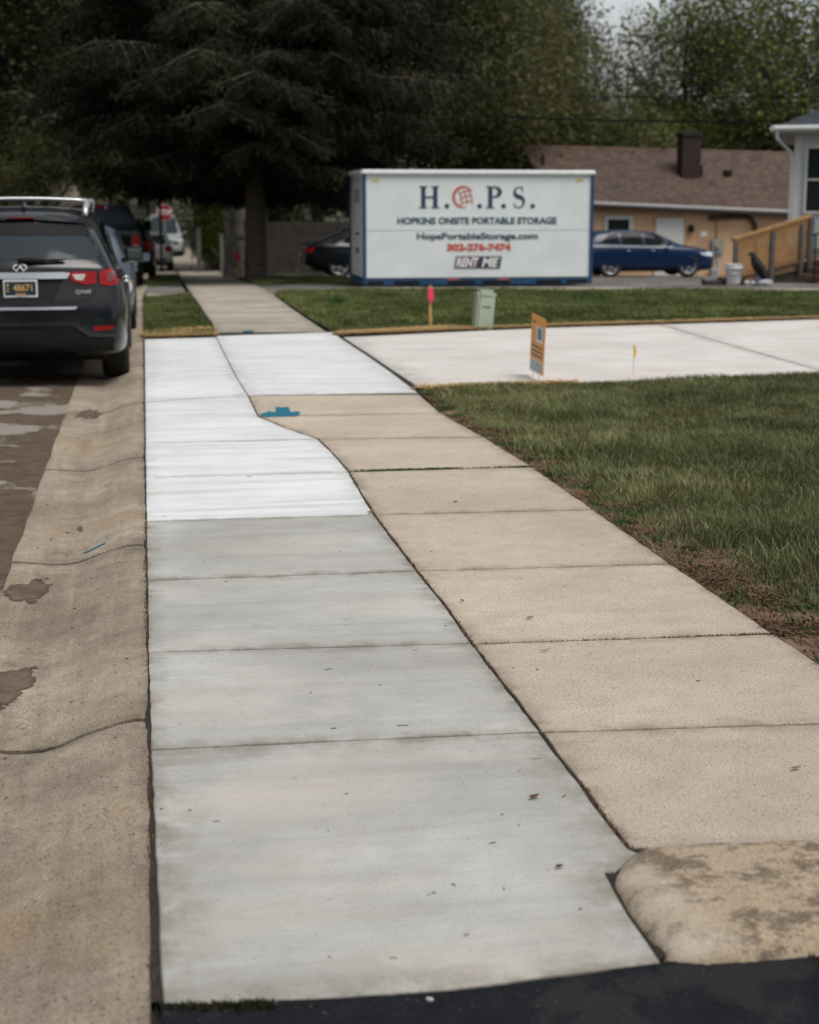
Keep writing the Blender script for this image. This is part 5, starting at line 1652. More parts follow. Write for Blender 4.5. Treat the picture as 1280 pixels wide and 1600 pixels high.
    q = at(1060.5, 393, YH); bm = BM(); cone(bm, (q.x - gl, -.05, q.z - zg), (q.x - gl, -.11, q.z - zg), .04, .03, 10); from_bm('door_knob', bm, SATIN, dr)
    q = at(1078.5, 357, YH); bm = BM(); lathe(bm, [(.02, .16), (.10, .08), (.12, -.06), (.08, -.12), (.02, -.14)], 12, 'z', (q.x - gl, -.12, q.z - zg)); from_bm('wall_lamp', bm, BLKP, r)
    wall_box('house_plate', 1095, 361.5, 1104, 369.5, WHT, r, 0, .02)
    mb = wall_box('meter_box', 1111, 374.5, 1128, 397, simple('meter_grey', (.22, .26, .25), .5), r, 0, .14, .02)
    q = at(1119, 384, YH); bm = BM(); cone(bm, (q.x - gl, -.14, q.z - zg), (q.x - gl, -.24, q.z - zg), .11, .10, 16); from_bm('meter_dial', bm, simple('meter_glass', (.32, .30, .2), .2), mb)
    q0 = at(1120, 345, YH); q1 = at(1120, 375, YH); q2 = at(1118, 397, YH); q3 = at(1118, 436, YH)
    bm = BM(); cone(bm, (q0.x - gl, -.05, q0.z - zg), (q1.x - gl, -.05, q1.z - zg), .03, .03, 8); from_bm('conduit', bm, simple('tan_conduit', (.42, .27, .17), .8), r)
    for dx in (-.05, .08):
        bm = BM(); cone(bm, (q2.x - gl + dx, -.05, q2.z - zg), (q3.x - gl + dx, -.05, q3.z - zg), .028, .028, 8); from_bm('conduit', bm, TRIM, r)
    P = [at(x, y, YH) for x, y in [(1107, 341), (1120, 340), (1150, 338.5), (1165, 338.5), (1173, 342), (1178, 350), (1180, 364), (1180, 400)]]
    bm = BM(); tube(bm, [(p.x - gl, -.10, p.z - zg) for p in P], .085, 8); from_bm('drain_pipe', bm, simple('brown_pipe', (.05, .028, .018), .6), r)
    q = at(1112, 428, YH); bm = BM(); box(bm, q.x - gl, -.2, q.z - zg, .3, .25, .45); from_bm('gas_meter', bm, simple('gas_meter_grey', (.25, .25, .26), .5), r, bevel=.05)
tan_house()

# ================================================================== pale house on the right, turned towards the street
def pale_house():
    c = at(1233, 440, 38.5)
    zg = T(c.x, c.y) - .05
    r = thing('pale_house', 'pale sided house with charcoal hip roof at the right edge behind the wooden ramp', 'house', (c.x, c.y, zg), R(-25))
    zt = at(1240, 207, 38.5).z - zg
    Wd, D = 9.0, 8.0
    SD = siding('pale_blue_grey_siding', (.47, .52, .54), .13)
    bm = BM(); box(bm, Wd / 2, D / 2, (zt + .85) / 2, Wd, D, zt - .85); from_bm('wall', bm, SD, r)
    bm = BM(); box(bm, Wd / 2, D / 2, .32, Wd - .06, D - .06, 1.1); from_bm('foundation', bm, simple('foundation_block', (.25, .22, .19), .9, var=.2), r)
    bm = BM(); box(bm, .07, -.012, (zt + .85) / 2, .16, .03, zt - .85); from_bm('corner_board', bm, TRIM, r)
    bm = BM()
    o = .48; ze = zt + .10; pk = zt + 2.3
    b = [bm.verts.new(p) for p in [(-o, -o, ze), (Wd + o, -o, ze), (Wd + o, D + o, ze), (-o, D + o, ze)]]
    lo = [bm.verts.new((v.co.x, v.co.y, ze - .05)) for v in b]
    t = [bm.verts.new((D / 2, D / 2, pk)), bm.verts.new((Wd - D / 2 + .5, D / 2, pk))]
    bm.faces.new((b[0], b[1], t[1], t[0])); bm.faces.new((b[1], b[2], t[1])); bm.faces.new((b[2], b[3], t[0], t[1])); bm.faces.new((b[3], b[0], t[0]))
    bm.faces.new(lo[::-1])
    for k in range(4): bm.faces.new((lo[k], lo[(k + 1) % 4], b[(k + 1) % 4], b[k]))
    rf = from_bm('roof', bm, shingle('charcoal_shingles', (.045, .055, .065), (.035, .042, .05), (.02, .025, .03)), r)
    bm = BM()
    for a_, b_ in (((-o - .02, -o - .05, ze - .02), (Wd + o, -o - .05, ze - .02)), ((-o - .05, -o, ze - .02), (-o - .05, D + o, ze - .02))): tube(bm, [a_, b_], .075, 8)
    g = from_bm('gutter', bm, TRIM, r)
    bm = BM(); box(bm, Wd / 2, -o / 2, ze - .10, Wd + .8, o, .03); box(bm, -o / 2, D / 2, ze - .105, o, D, .03); from_bm('soffit', bm, simple('soffit_grey', (.38, .38, .38), .7), r)
    bm = BM()
    tube(bm, [(-o + .06, -o - .05, ze - .06), (-o + .06, -o + .0, ze - .25), (-.10, -.08, ze - .58), (-.06, -.06, ze - .75), (-.06, -.06, .9)], .045, 8)
    from_bm('downspout', bm, TRIM, r)
    # tall window pair
    zb_, zt_ = at(1260, 334, 38.2).z - zg, at(1260, 227, 38.2).z - zg
    bm = BM()
    x0, x1 = .26, 1.72
    f = BM(); box(f, (x0 + x1) / 2, -.03, (zb_ + zt_) / 2, x1 - x0, .06, zt_ - zb_)
    wn = from_bm('window', f, TRIM, r, bevel=.005)
    bm.free()
    for xa, xb in ((x0 + .07, x0 + .47), (x0 + .55, x0 + 1.39)):
        for za, zc in ((zb_ + .07, (zb_ + zt_) / 2 - .02), ((zb_ + zt_) / 2 + .03, zt_ - .07)):
            f = BM(); box(f, (xa + xb) / 2, -.062, (za + zc) / 2, xb - xa, .008, zc - za)
            from_bm('pane', f, WDARK, wn)
    for y in (2.0, 5.0):
        f = BM(); box(f, -.03, y, 2.2, .06, 1.0, 1.2); w2 = from_bm('window', f, TRIM, r); f = BM(); box(f, -.062, y, 2.2, .008, .85, 1.05); from_bm('pane', f, WDARK, w2)
pale_house()
CEDAR = simple('new_cedar_wood', (.36, .20, .075), .8, var=.3, vscale=18, var2=(.28, .15, .055))
GPOST = simple('grey_weathered_post', (.085, .08, .08), .8, var=.3)
def ramp():
    Y0 = 36.6
    base = at(1150, 440, Y0)
    zg = T(base.x, Y0)
    r = thing('wooden_ramp', 'wooden access ramp with slatted cedar railing climbing to the pale house', 'ramp', (base.x, Y0, zg))
    def p(x, y, d=0):
        q = at(x, y, Y0 + d)
        return Vector((q.x - base.x, q.y - Y0, q.z - zg))
    def rail(name, a, b, w, h, m, par=r):
        bm = BM()
        d = b - a
        rot = Matrix.Rotation(-math.atan2(d.z, d.x), 3, 'Y')
        box(bm, *((a + b) / 2), d.length, w, h, rot=rot)
        return from_bm(name, bm, m, par, bevel=.006)
    rail('handrail', p(1145, 374), p(1268, 337), .16, .07, CEDAR)
    rail('top_rail', p(1147, 381), p(1262, 346), .05, .10, CEDAR)
    rail('bottom_rail', p(1150, 431), p(1262, 401), .05, .10, CEDAR)
    for k in range(27):
        t = k / 26
        x = 1152 + (1258 - 1152) * t
        a = p(x, np.interp(x, [1150, 1262], [431, 401])); b = p(x, np.interp(x, [1147, 1262], [380, 345]))
        bm = BM(); box(bm, a.x, -.045, (a.z + b.z) / 2, .042, .035, b.z - a.z + .08)
        from_bm('baluster', bm, CEDAR, r)
    for x, y0, w in ((1148, 378, .10), (1206, 362, .10), (1251.5, 350, .08), (1266, 340, .12)):
        a = p(x, y0)
        bm = BM(); box(bm, a.x, -.09, (a.z - .1) / 2, w, .1, a.z + .1)
        from_bm('post', bm, GPOST, r, bevel=.005)
    # deck, stringer and back railing
    d = p(1262, 408) - p(1150, 436)
    bm = BM()
    a, b = p(1150, 436), p(1268, 407)
    prism(bm, [(a.x, a.z - .12), (b.x, b.z - .16), (b.x + 1.2, b.z - .16), (b.x + 1.2, b.z), (b.x, b.z), (a.x, a.z)], 'y', .02, 1.25)
    from_bm('deck', bm, simple('deck_boards', (.20, .13, .07), .85, var=.3), r)
    rail('handrail', p(1145, 376, 1.3) , p(1268, 341, 1.3), .12, .06, CEDAR)
    bm = BM()
    q0, q1 = p(1213, 418), p(1258, 452)
    box(bm, (q0.x + q1.x) / 2 + .6, .75, q0.z / 2 - .1, q1.x - q0.x + 1.2, 1.0, q0.z + .1)
    from_bm('concrete_pier', bm, simple('pier_concrete', (.27, .235, .19), .9, var=.2), r, bevel=.01)
ramp()
def steps():
    q = at(1270, 452, 35.6)
    zg = T(q.x, 35.6)
    r = thing('front_steps', 'brown steps with thin black iron railing at the far right edge', 'steps', (q.x, 35.6, zg))
    for k in range(4):
        bm = BM(); box(bm, .05 + .16 * k + .8, 0.1, .10 + .165 * k, 1.8, 1.1, .165)
        from_bm('step', bm, simple('brown_step', (.14, .085, .06), .9, var=.3), r, bevel=.01)
    bm = BM()
    tube(bm, [(-.2, -.5, 0), (-.2, -.5, 1.15)], .025, 6); tube(bm, [(.75, -.5, .4), (.75, -.5, 1.5)], .022, 6)
    tube(bm, [(-.3, -.5, 1.08), (-.2, -.5, 1.12), (.75, -.5, 1.5), (1.6, -.5, 1.75)], .022, 6)
    for k in range(9): tube(bm, [(-.08 + .12 * k, -.5, .1 + .06 * k), (-.08 + .12 * k, -.5, 1.17 + .045 * k)], .009, 5)
    from_bm('iron_railing', bm, BLKP, r)
steps()
# black bird figure, bucket and the clutter by the ramp
def bird():
    Yb = 33.6
    def q(x, y, d=0):
        p = at(x, y, Yb); return (p.x, p.y + d, p.z)
    g = at(1186, 449, Yb); zg = T(g.x, Yb)
    r = thing('bird_statue', 'tall black bird statue leaning over a grey stone in front of the ramp', 'statue', (g.x, Yb, zg))
    def l(x, y, d=0): a = q(x, y, d); return (a[0] - g.x, a[1] - Yb, a[2] - zg)
    bm = BM()
    tube(bm, [l(1170, 397.5), l(1172.5, 395.5), l(1175.5, 396), l(1178, 401), l(1181, 409), l(1185, 417), l(1190, 424), l(1194, 432), l(1198, 440), l(1201.5, 447), l(1203, 450)],
         [.008, .035, .062, .075, .115, .135, .12, .08, .055, .04, .02], 14)
    o = from_bm('body', bm, simple('black_bird', (.010, .010, .010), .75, var=.3), r, smooth=True)
    md = o.modifiers.new('s', 'SUBSURF'); md.levels = 1; md.render_levels = 1; apply_mods(o)
    bm = BM(); cone(bm, l(1172, 396.5), l(1166.5, 400), .028, .004, 8); from_bm('beak', bm, BLKP, r)
    for s in (-1, 1):
        bm = BM(); tube(bm, [l(1179, 407, s * .1), l(1186, 417, s * .13), l(1195, 435, s * .08), l(1201, 445, s * .04)], [.03, .06, .045, .01], 8)
        from_bm('wing', bm, bpy.data.materials['black_bird'], r, smooth=True)
    bm = BM()
    tube(bm, [l(1184, 422), l(1183, 432), l(1183.5, 441), l(1184, 450)], [.06, .075, .09, .11], 10)
    from_bm('stone_perch', bm, simple('grey_stone', (.12, .13, .14), .9, var=.35), r, smooth=True)
bird()
def bucket():
    Yb = 33.8
    g = at(1146, 445, Yb); zg = T(g.x, Yb)
    r = thing('bucket', 'white plastic bucket standing at the lawn edge before the tan house', 'bucket', (g.x, Yb, zg))
    s = Yb / 2500
    h = .42; r0, r1 = 11.0 * s, 14.3 * s
    bm = BM()
    lathe(bm, [(.001, .0), (r0, 0), (r0 + .008, .02), (r1 - .01, h - .09), (r1 + .006, h - .085), (r1 + .006, h - .075), (r1 - .004, h - .07), (r1, h - .01), (r1 + .012, h - .008), (r1 + .012, h), (r1 - .008, h), (r0 - .006, .02), (.001, .018)], 28)
    from_bm('tub', bm, simple('white_plastic', (.66, .68, .68), .4, var=.06, vscale=9), r, smooth=True)
    bm = BM(); tube(bm, [(-r1 - .01, 0, h - .08), (-r1 * .8, -r1 * .7, h - .17), (0, -r1 - .02, h - .21), (r1 * .8, -r1 * .7, h - .17), (r1 + .01, 0, h - .08)], .005, 5)
    from_bm('handle', bm, SATIN, r)
    r.location.z += .03
bucket()
def clutter():
    Yb = 33.9
    def put(name, px, py, build, mat, label, cat, smooth=True, Y=Yb):
        g = at(px, py, Y); zg = T(g.x, Y) - .005
        bm = BM(); build(bm)
        prop(from_bm(name, bm, mat, smooth=smooth, loc=(g.x, Y, zg)), label, cat)
    dk = simple('dark_pot', (.022, .020, .018), .7, var=.3); wp = simple('white_pot', (.42, .42, .46), .5, var=.2)
    def pot(r0, r1, h): return lambda bm: lathe(bm, [(.001, 0), (r0, 0), (r1, h), (r1 * .9, h), (r1 * .8, h * .7), (.001, h * .65)], 16)
    def ball(s): return lambda bm: bmesh.ops.create_uvsphere(bm, u_segments=14, v_segments=10, radius=s, matrix=Matrix.Translation((0, 0, s * .85)) @ Matrix.Diagonal((1, 1, .85, 1)))
    def trough(bm):
        prism(bm, [(-.19, .0), (.19, .0), (.22, .13), (.20, .13), (.17, .09), (-.17, .09), (-.20, .13), (-.22, .13)], 'y', -.1, .1)
    put('planter_trough', 1112, 447, trough, dk, 'long dark planter trough left of the white bucket', 'planter', False)
    put('plant_pot', 1130, 446, pot(.07, .09, .16), dk, 'small dark plant pot tucked against the left of the bucket', 'plant pot')
    put('plant_pot', 1160, 447, pot(.06, .08, .13), dk, 'small dark plant pot just right of the bucket', 'plant pot')
    put('garden_ball', 1166.5, 446, ball(.062), wp, 'white round garden ball nearest the bucket', 'garden ball', Y=33.5)
    put('garden_ball', 1176.5, 447, ball(.055), wp, 'smaller white round garden ball beside the bird statue', 'garden ball', Y=33.5)
    def rocks(bm):
        rr = random.Random(4)
        for k in range(1):
            v = bmesh.ops.create_icosphere(bm, subdivisions=2, radius=1, matrix=Matrix.Translation((0, 0, .05)) @ Matrix.Diagonal((.19, .12, .08, 1)))['verts']
            for q in v: q.co += Vector((rr.uniform(-.015, .015), rr.uniform(-.015, .015), rr.uniform(-.012, .012)))
    put('garden_rock', 1195, 449, rocks, simple('pale_rock', (.34, .34, .37), .8, var=.3, vscale=20), 'pale grey flat rock at the foot of the bird statue', 'rock', False, Y=33.4)
    def board(bm): box(bm, 0, 0, .03, .5, .35, .05)
    put('wooden_board', 1175, 434, board, CEDAR, 'tan plank lying at the low end of the wooden ramp', 'plank', False, Y=36.0)
clutter()

# ================================================================== stakes, pedestal, signs
WOOD = simple('stake_wood', (.50, .30, .11), .85, var=.2, vscale=25); PINK = simple('pink_flagging', (.85, .05, .14), .6, var=.15, vscale=40)
def stake(px, pyb, pyt, lean, label, ribbon=True):
    g = gnd(px, pyb)
    h = at(px, pyt, g.y).z - g.z
    r = thing('survey_stake', label, 'stake', tuple(g), 0, 'survey stakes')
    r.rotation_euler = (0, lean, 0)
    s = .042 if g.y < 30 else .085
    bm = BM(); prism(bm, [(-s / 2, .0), (0, -.08), (s / 2, 0), (s / 2, h), (-s / 2, h)], 'y', -.012, .012)
    from_bm('stick', bm, WOOD, r)
    bm = BM()
    k = s / .042
    tube(bm, [(0, 0, h * .98), (0, 0, h * .80)], [.032 * k, .036 * k], 8)
    from_bm('ribbon', bm, PINK, r)
    bm = BM(); prism(bm, [(-.03 * k, h * .99), (.035 * k, h * .97), (.045 * k, h * .70), (.015 * k, h * .62), (-.02 * k, h * .72), (-.04 * k, h * .68)], 'y', -.045 * k, -.038 * k)
    from_bm('ribbon_tail', bm, PINK, r)
    bm = BM(); prism(bm, [(-.012 * k, h), (.018 * k, h), (.03 * k, h * 1.06), (0, h * 1.03), (-.02 * k, h * 1.07)], 'y', -.01, -.006)
    from_bm('ribbon_tail', bm, WOOD, r)
stake(673, 511, 449, R(-1), 'wooden stake with pink ribbon on the lawn before the container')
stake(378, 436, 392, R(-12), 'leaning wooden stake with pink ribbon beside the far sidewalk and spruce trunk')
def pedestal():
    g = gnd(753, 514)
    h = at(760, 451, g.y).z - g.z
    r = thing('utility_pedestal', 'pale green plastic utility pedestal leaning slightly on the lawn', 'utility box', tuple(g))
    r.rotation_euler = (R(-2), R(6), R(8))
    m = simple('pale_green_plastic', (.33, .37, .29), .55, var=.10, vscale=8, var2=(.28, .31, .25))
    s = g.y / 2500 * 30
    bm = BM(); box(bm, 0, 0, h / 2 - .06, s, s * .85, h + .0)
    for v in bm.verts:
        if v.co.z > h * .5: v.co.x *= .96; v.co.y *= .96
    bd_ = from_bm('post', bm, m, r, bevel=.03, bseg=3, autosmooth=True)
    bm = BM(); box(bm, 0, 0, h - .07, s * 1.08, s * .93, .13)
    from_bm('cap', bm, m, r, bevel=.045, bseg=4, autosmooth=True)
    bm = BM(); box(bm, 0, -s * .43, h * .55, s * .5, .01, .008); from_bm('lid_seam', bm, BLKP, bd_)
pedestal()
def yard_sign():
    A = at(832, 489, 15.35); B = at(853, 500, 14.65)             # far and near top corners
    C = at(828, 577, 15.35); D_ = at(848.5, 588, 14.65)
    g = gnd(840, 598)
    gx, gy = (A.x + B.x) / 2, 15.0
    r = thing('yard_sign', 'orange and white yard sign on wire legs seen nearly edge on by the driveway', 'sign', (gx, gy, 0))
    def L(p): return Vector((p.x - gx, p.y - gy, p.z))
    a, b, c, d = L(A), L(B), L(C), L(D_)
    nrm = (b - a).cross(c - a).normalized()
    if nrm.x > 0: nrm = -nrm
    def quad(name, u0, u1, v0, v1, off, th, m, par=r):
        def P(u, v): return (a.lerp(b, u)).lerp(c.lerp(d, u), v)
        bm = BM()
        f = [P(u0, v0), P(u1, v0), P(u1, v1), P(u0, v1)]
        A_ = [bm.verts.new(p + nrm * off) for p in f]; B_ = [bm.verts.new(p + nrm * (off - th)) for p in f]
        bm.faces.new(A_); bm.faces.new(B_[::-1])
        for k in range(4): bm.faces.new((A_[k], A_[(k + 1) % 4], B_[(k + 1) % 4], B_[k]))
        return from_bm(name, bm, m, par)
    pn = quad('panel', 0, 1, 0, 1, .004, .008, simple('sign_orange', (.75, .30, .035), .5, var=.06))
    WH = simple('sign_white', (.62, .66, .66), .5); DKs = simple('sign_dark', (.10, .07, .045), .5); TL = simple('sign_teal', (.10, .22, .27), .5)
    quad('print', .02, .98, .78, .985, .0050, .002, WH, pn)
    quad('print', .40, .90, .17, .45, .0050, .002, WH, pn)
    quad('print', .50, .80, .20, .40, .0062, .002, TL, pn)
    quad('print', .12, .34, .10, .14, .0050, .002, DKs, pn)
    for k in range(3): quad('print', .1, .9, .52 + k * .08, .56 + k * .08, .0050, .002, DKs, pn)
    for k in range(3): quad('print', .08, .92, .81 + k * .055, .838 + k * .055, .0062, .002, TL, pn)
    for u in (.28, .72):
        p = a.lerp(b, u)
        q = c.lerp(d, u)
        bm = BM(); tube(bm, [(q.x, q.y, -.1), (q.x, q.y, .12), (q.x, q.y, q.z + .05)], .004, 6); from_bm('leg', bm, SATIN, r)
yard_sign()
def flag():
    g = gnd(989, 586)
    r = thing('marker_flag', 'tiny yellow utility marker flag on a thin wire at the driveway edge', 'marker flag', tuple(g))
    h = at(989, 538, g.y).z - g.z
    bm = BM(); tube(bm, [(0, 0, -.05), (.004, 0, h * .5), (0, 0, h)], .0035, 5); from_bm('wire', bm, SATIN, r)
    bm = BM(); prism(bm, [(0, h), (.022, h - .02), (.03, h - .10), (.012, h - .135), (0, h - .11)], 'y', -.004, .004); from_bm('flag', bm, simple('yellow_flag', (.80, .52, .03), .6), r)
flag()
def stop_sign():
    q = at(257, 332, 78)
    zg = T(q.x, 78)
    r = thing('stop_sign', 'red octagonal stop sign far down the sidewalk beside the pale van', 'road sign', (q.x, 78, zg))
    zc = q.z - zg; rr = .38
    n = 8
    bm = BM(); prism(bm, [(rr * 1.05 * math.cos(R(22.5 + 45 * k)), zc + rr * 1.05 * math.sin(R(22.5 + 45 * k))) for k in range(8)], 'y', -.01, .01); pl = from_bm('border', bm, WHT, r)
    bm = BM(); prism(bm, [(rr * math.cos(R(22.5 + 45 * k)), zc + rr * math.sin(R(22.5 + 45 * k))) for k in range(8)], 'y', -.016, -.009); pl = from_bm('plate', bm, simple('stop_red', (.30, .015, .02), .5), r)
    bm = text_bm('STOP', .34, depth=.003, bold=.01, sx=.85); move_bm(bm, Matrix.Translation((0, -.02, zc))); from_bm('lettering', bm, WHT, pl)
    bm = BM(); tube(bm, [(0, .04, 0), (0, .04, zc + rr)], .035, 6); from_bm('pole', bm, SATIN, r)
stop_sign()
def posts():
    for px, pyb, pyt, Y, w, m, lab in ((249, 372, 287, 60, .10, BLKP, 'thin dark pole standing left of the stop sign'), (310, 403, 358, 58, .16, GPOST, 'grey square post beside the far end of the sidewalk'), (346, 410, 368, 53, .12, simple('pale_post', (.16, .14, .12), .8), 'pale wooden post under the trees left of the spruce trunk')):
        q = at(px, pyt, Y); zg = T(q.x, Y)
        r = thing('roadside_post', lab, 'post', (q.x, Y, zg))
        bm = BM(); box(bm, 0, 0, (q.z - zg) / 2 - .03, w, w, q.z - zg + .06); from_bm('shaft', bm, m, r, bevel=.01)
        bm = BM(); box(bm, 0, 0, q.z - zg + .02, w * 1.25, w * 1.25, .05); from_bm('cap', bm, m, r, bevel=.01)
posts()
# dark board fence behind the spruce
def fence():
    Y = 54
    a = at(415, 412, Y).x; b = at(600, 412, Y).x
    zg = T(7, Y) - .05
    r = thing('board_fence', 'dark weathered board fence behind the spruce and black sedan', 'fence', (a, Y, zg))
    rr = random.Random(2)
    m = simple('dark_fence_boards', (.030, .026, .022), .95, var=.45, vscale=3)
    bm = BM(); x = 0
    while x < b - a:
        w = .14; h = 1.82 + rr.uniform(-.015, .015)
        prism(bm, [(x, 0), (x + w, 0), (x + w, h - .04), (x + w / 2, h), (x, h - .04)], 'y', -.01 + rr.uniform(-.004, .004), .012)
        x += w + .012
    from_bm('board_panel', bm, m, r)
    for k in range(int((b - a) / 2.4) + 1):
        bm = BM(); box(bm, k * 2.4 + .05, .07, .95, .1, .1, 1.95); from_bm('post', bm, m, r)
    for z in (.4, 1.4):
        bm = BM(); box(bm, (b - a) / 2, .035, z, b - a, .04, .09); from_bm('rail', bm, m, r)
fence()
# overhead lines
CABLE = simple('cable_black', (.008, .008, .008), 1.0, spec=.05)
def wire(p0, p1, sag, rad, label):
    bm = BM(); n = 24
    p0, p1 = Vector(p0), Vector(p1)
    d = (p1 - p0); p0 = p0 - d * .5; p1 = p1 + d * .5
    pts = [p0.lerp(p1, k / n) - Vector((0, 0, sag * (1 - (2 * k / n - 1) ** 2))) for k in range(n + 1)]
    tube(bm, pts, rad, 6)
    prop(from_bm('overhead_cable', bm, CABLE), label, 'cable', 'overhead cables')
def w2(x0, y0, x1, y1, Ya, Yb_, sag, rad, label):
    a, b = at(x0, y0, Ya), at(x1, y1, Yb_)
    wire((a.x, a.y, a.z + sag * .75), (b.x, b.y, b.z + sag * .75), sag, rad, label)
w2(640, 140, 1280, 150, 54, 54, .5, .020, 'upper overhead cable crossing above the tan house roof')
w2(640, 174, 1280, 188, 52, 52, .6, .035, 'thicker lower overhead cable crossing above the tan house roof')
w2(0, 152, 240, 160, 60, 60, .3, .022, 'single overhead cable in front of the left trees')

# ================================================================== trees
def tubes_mesh(segs, n=6):
    """segs: list of (p0, p1, r0, r1) -> verts, quad faces"""
    V = []; F = []
    for p0, p1, r0, r1 in segs:
        d = p1 - p0
        L = np.linalg.norm(d)
        if L < 1e-5: continue
        d = d / L
        u = np.cross(d, [0, 0, 1.0]) if abs(d[2]) < .95 else np.cross(d, [1.0, 0, 0])
        u /= np.linalg.norm(u); w_ = np.cross(d, u)
        b = len(V)
        for p, r in ((p0, r0), (p1, r1)):
            for k in range(n):
                a = 2 * PI * k / n
                V.append(p + (u * math.cos(a) + w_ * math.sin(a)) * r)
        for k in range(n): F.append((b + k, b + (k + 1) % n, b + n + (k + 1) % n, b + n + k))
    return np.array(V), np.array(F)
def leaf_quads(P, r, size, rng, droop=.0, aspect=.55):
    """diamond leaves around points P"""
    n = len(P)
    s = size * rng.uniform(.6, 1.3, (n, 1))
    d = rng.normal(0, 1, (n, 3)); d[:, 2] = d[:, 2] * .6 - droop; d /= np.linalg.norm(d, axis=1, keepdims=True)
    q = rng.normal(0, 1, (n, 3)); q -= (q * d).sum(1, keepdims=True) * d; q /= np.linalg.norm(q, axis=1, keepdims=True)
    V = np.stack([P, P + d * s * .5 + q * s * aspect * .5, P + d * s, P + d * s * .5 - q * s * aspect * .5], 1).reshape(-1, 3)
    return V
def broadleaf(seed, H, trunk_h, spread, leaf, nleaf, r0, levels=4, clump=.55, sparse=0.0, up=.5, mid=.45):
    rng = np.random.default_rng(seed)
    segs = []; tips = []
    def grow(p, d, L, r, lv):
        k = 4 if lv == 0 else 3
        q = p
        for i in range(k):
            d = d + rng.normal(0, .10 + .05 * lv, 3) + np.array([0, 0, .06 * up])
            d /= np.linalg.norm(d)
            q2 = q + d * L / k
            ra = r * (1 - .55 * i / k); rb = r * (1 - .55 * (i + 1) / k)
            segs.append((q, q2, ra, rb))
            if lv >= levels - 1: tips.append(q2)
            if lv < levels and (lv > 0 or i >= 1):
                nb = 2 if lv > 0 else 3
                for _ in range(nb):
                    a = rng.uniform(0, 2 * PI)
                    side = np.array([math.cos(a), math.sin(a), 0]) 
                    side = side - d * side.dot(d); side /= max(np.linalg.norm(side), 1e-4)
                    an = rng.uniform(.5, 1.15)
                    nd = d * math.cos(an) + side * math.sin(an) * (1.25 if lv == 0 else 1) + np.array([0, 0, .18 * up])
                    nd /= np.linalg.norm(nd)
                    grow(q2, nd, L * (rng.uniform(.48, .70) if lv else rng.uniform(.55, .8) * spread), rb * .62, lv + 1)
            q = q2
        if lv < levels: grow(q, d, L * .6, r * .42, lv + 1)
        tips.append(q)
    grow(np.array([0., 0, 0]), np.array([0.02, 0, 1.]), H * .55, r0, 0)
    P = np.array(tips)
    P = P[P[:, 2] > trunk_h]
    if sparse: P = P[rng.uniform(0, 1, len(P)) > sparse]
    sc = H / max(P[:, 2].max(), 1)
    idx = rng.integers(0, len(P), nleaf)
    pts = P[idx] + rng.normal(0, clump, (nleaf, 3)) * np.array([1, 1, .8])
    pts = pts[pts[:, 2] > trunk_h * .8]
    V, F = tubes_mesh(segs)
    return V * sc, F, leaf_quads(pts * sc, 0, leaf, rng)
def spruce(seed, H=17, z0=2.5, Rm=6.3):
    rng = np.random.default_rng(seed)
    segs = []; P = []; D = []
    zs = np.linspace(0, H, 12)
    for a, b in zip(zs, zs[1:]):
        segs.append((np.array([.02 * math.sin(a), 0, a]), np.array([.02 * math.sin(b), 0, b]), .27 * (1 - a / H) + .03, .27 * (1 - b / H) + .03))
    z = z0
    while z < H - .4:
        nl = rng.integers(6, 9)
        for k in range(nl):
            a = rng.uniform(0, 2 * PI)
            f = max(0, 1 - (z - z0) / (H - z0))
            L = Rm * (f ** .75) * rng.uniform(.65, 1.1) * min(1.0, .50 + .22 * (z - z0))
            n = 10
            pts = []
            dr = rng.uniform(.12, .30)
            for i in range(n + 1):
                t = i / n
                rr = L * t
                zz = z + .12 * L * t - dr * L * t * t + .10 * L * max(0, t - .7) * 1.5
                aa = a + .05 * math.sin(i)
                pts.append(np.array([math.cos(aa) * rr, math.sin(aa) * rr, zz]))
            for i in range(n): segs.append((pts[i], pts[i + 1], .040 * (1 - i / n) + .005, .040 * (1 - (i + 1) / n) + .005))
            out = np.array([math.cos(a), math.sin(a), 0]); side = np.array([-out[1], out[0], 0])
            for i in range(2, n + 1):                       # side branchlets, hanging
                for s in (-1, 1):
                    for q in range(2):
                        p = pts[i] if q == 0 else (pts[i] + pts[i - 1]) / 2
                        bl = L * .24 * (1.15 - abs(i / n - .55)) * rng.uniform(.6, 1.2)
                        e = p + (side * s * .8 + out * .6) * bl + np.array([0, 0, -bl * rng.uniform(.25, .7)])
                        segs.append((p, e, .012, .004))
                        m = int(16 * bl) + 8
                        t = rng.uniform(0.1, 1, (m, 1))
                        c = p * (1 - t) + e * t
                        P.append(c); D.append(np.tile((e - p) / bl * .55, (m, 1)) + np.array([0, 0, -.75]))
        z += rng.uniform(.32, .48)
    P = np.concatenate(P); D = np.concatenate(D)
    rep = 3
    P = np.repeat(P, rep, 0) + rng.normal(0, .09, (len(P) * rep, 3)); D = np.repeat(D, rep, 0) + rng.normal(0, .55, (len(D) * rep, 3))
    D /= np.linalg.norm(D, axis=1, keepdims=True)
    n = len(P)
    s = rng.uniform(.09, .27, (n, 1))
    q = rng.normal(0, 1, (n, 3)); q -= (q * D).sum(1, keepdims=True) * D; q /= np.linalg.norm(q, axis=1, keepdims=True)
    V = np.stack([P, P + D * s * .45 + q * .021, P + D * s, P + D * s * .45 - q * .021], 1).reshape(-1, 3)
    Vt, Ft = tubes_mesh(segs, 5)
    print('spruce', n, len(segs))
    return Vt, Ft, V
TREEGRP = 'trees behind the lots'
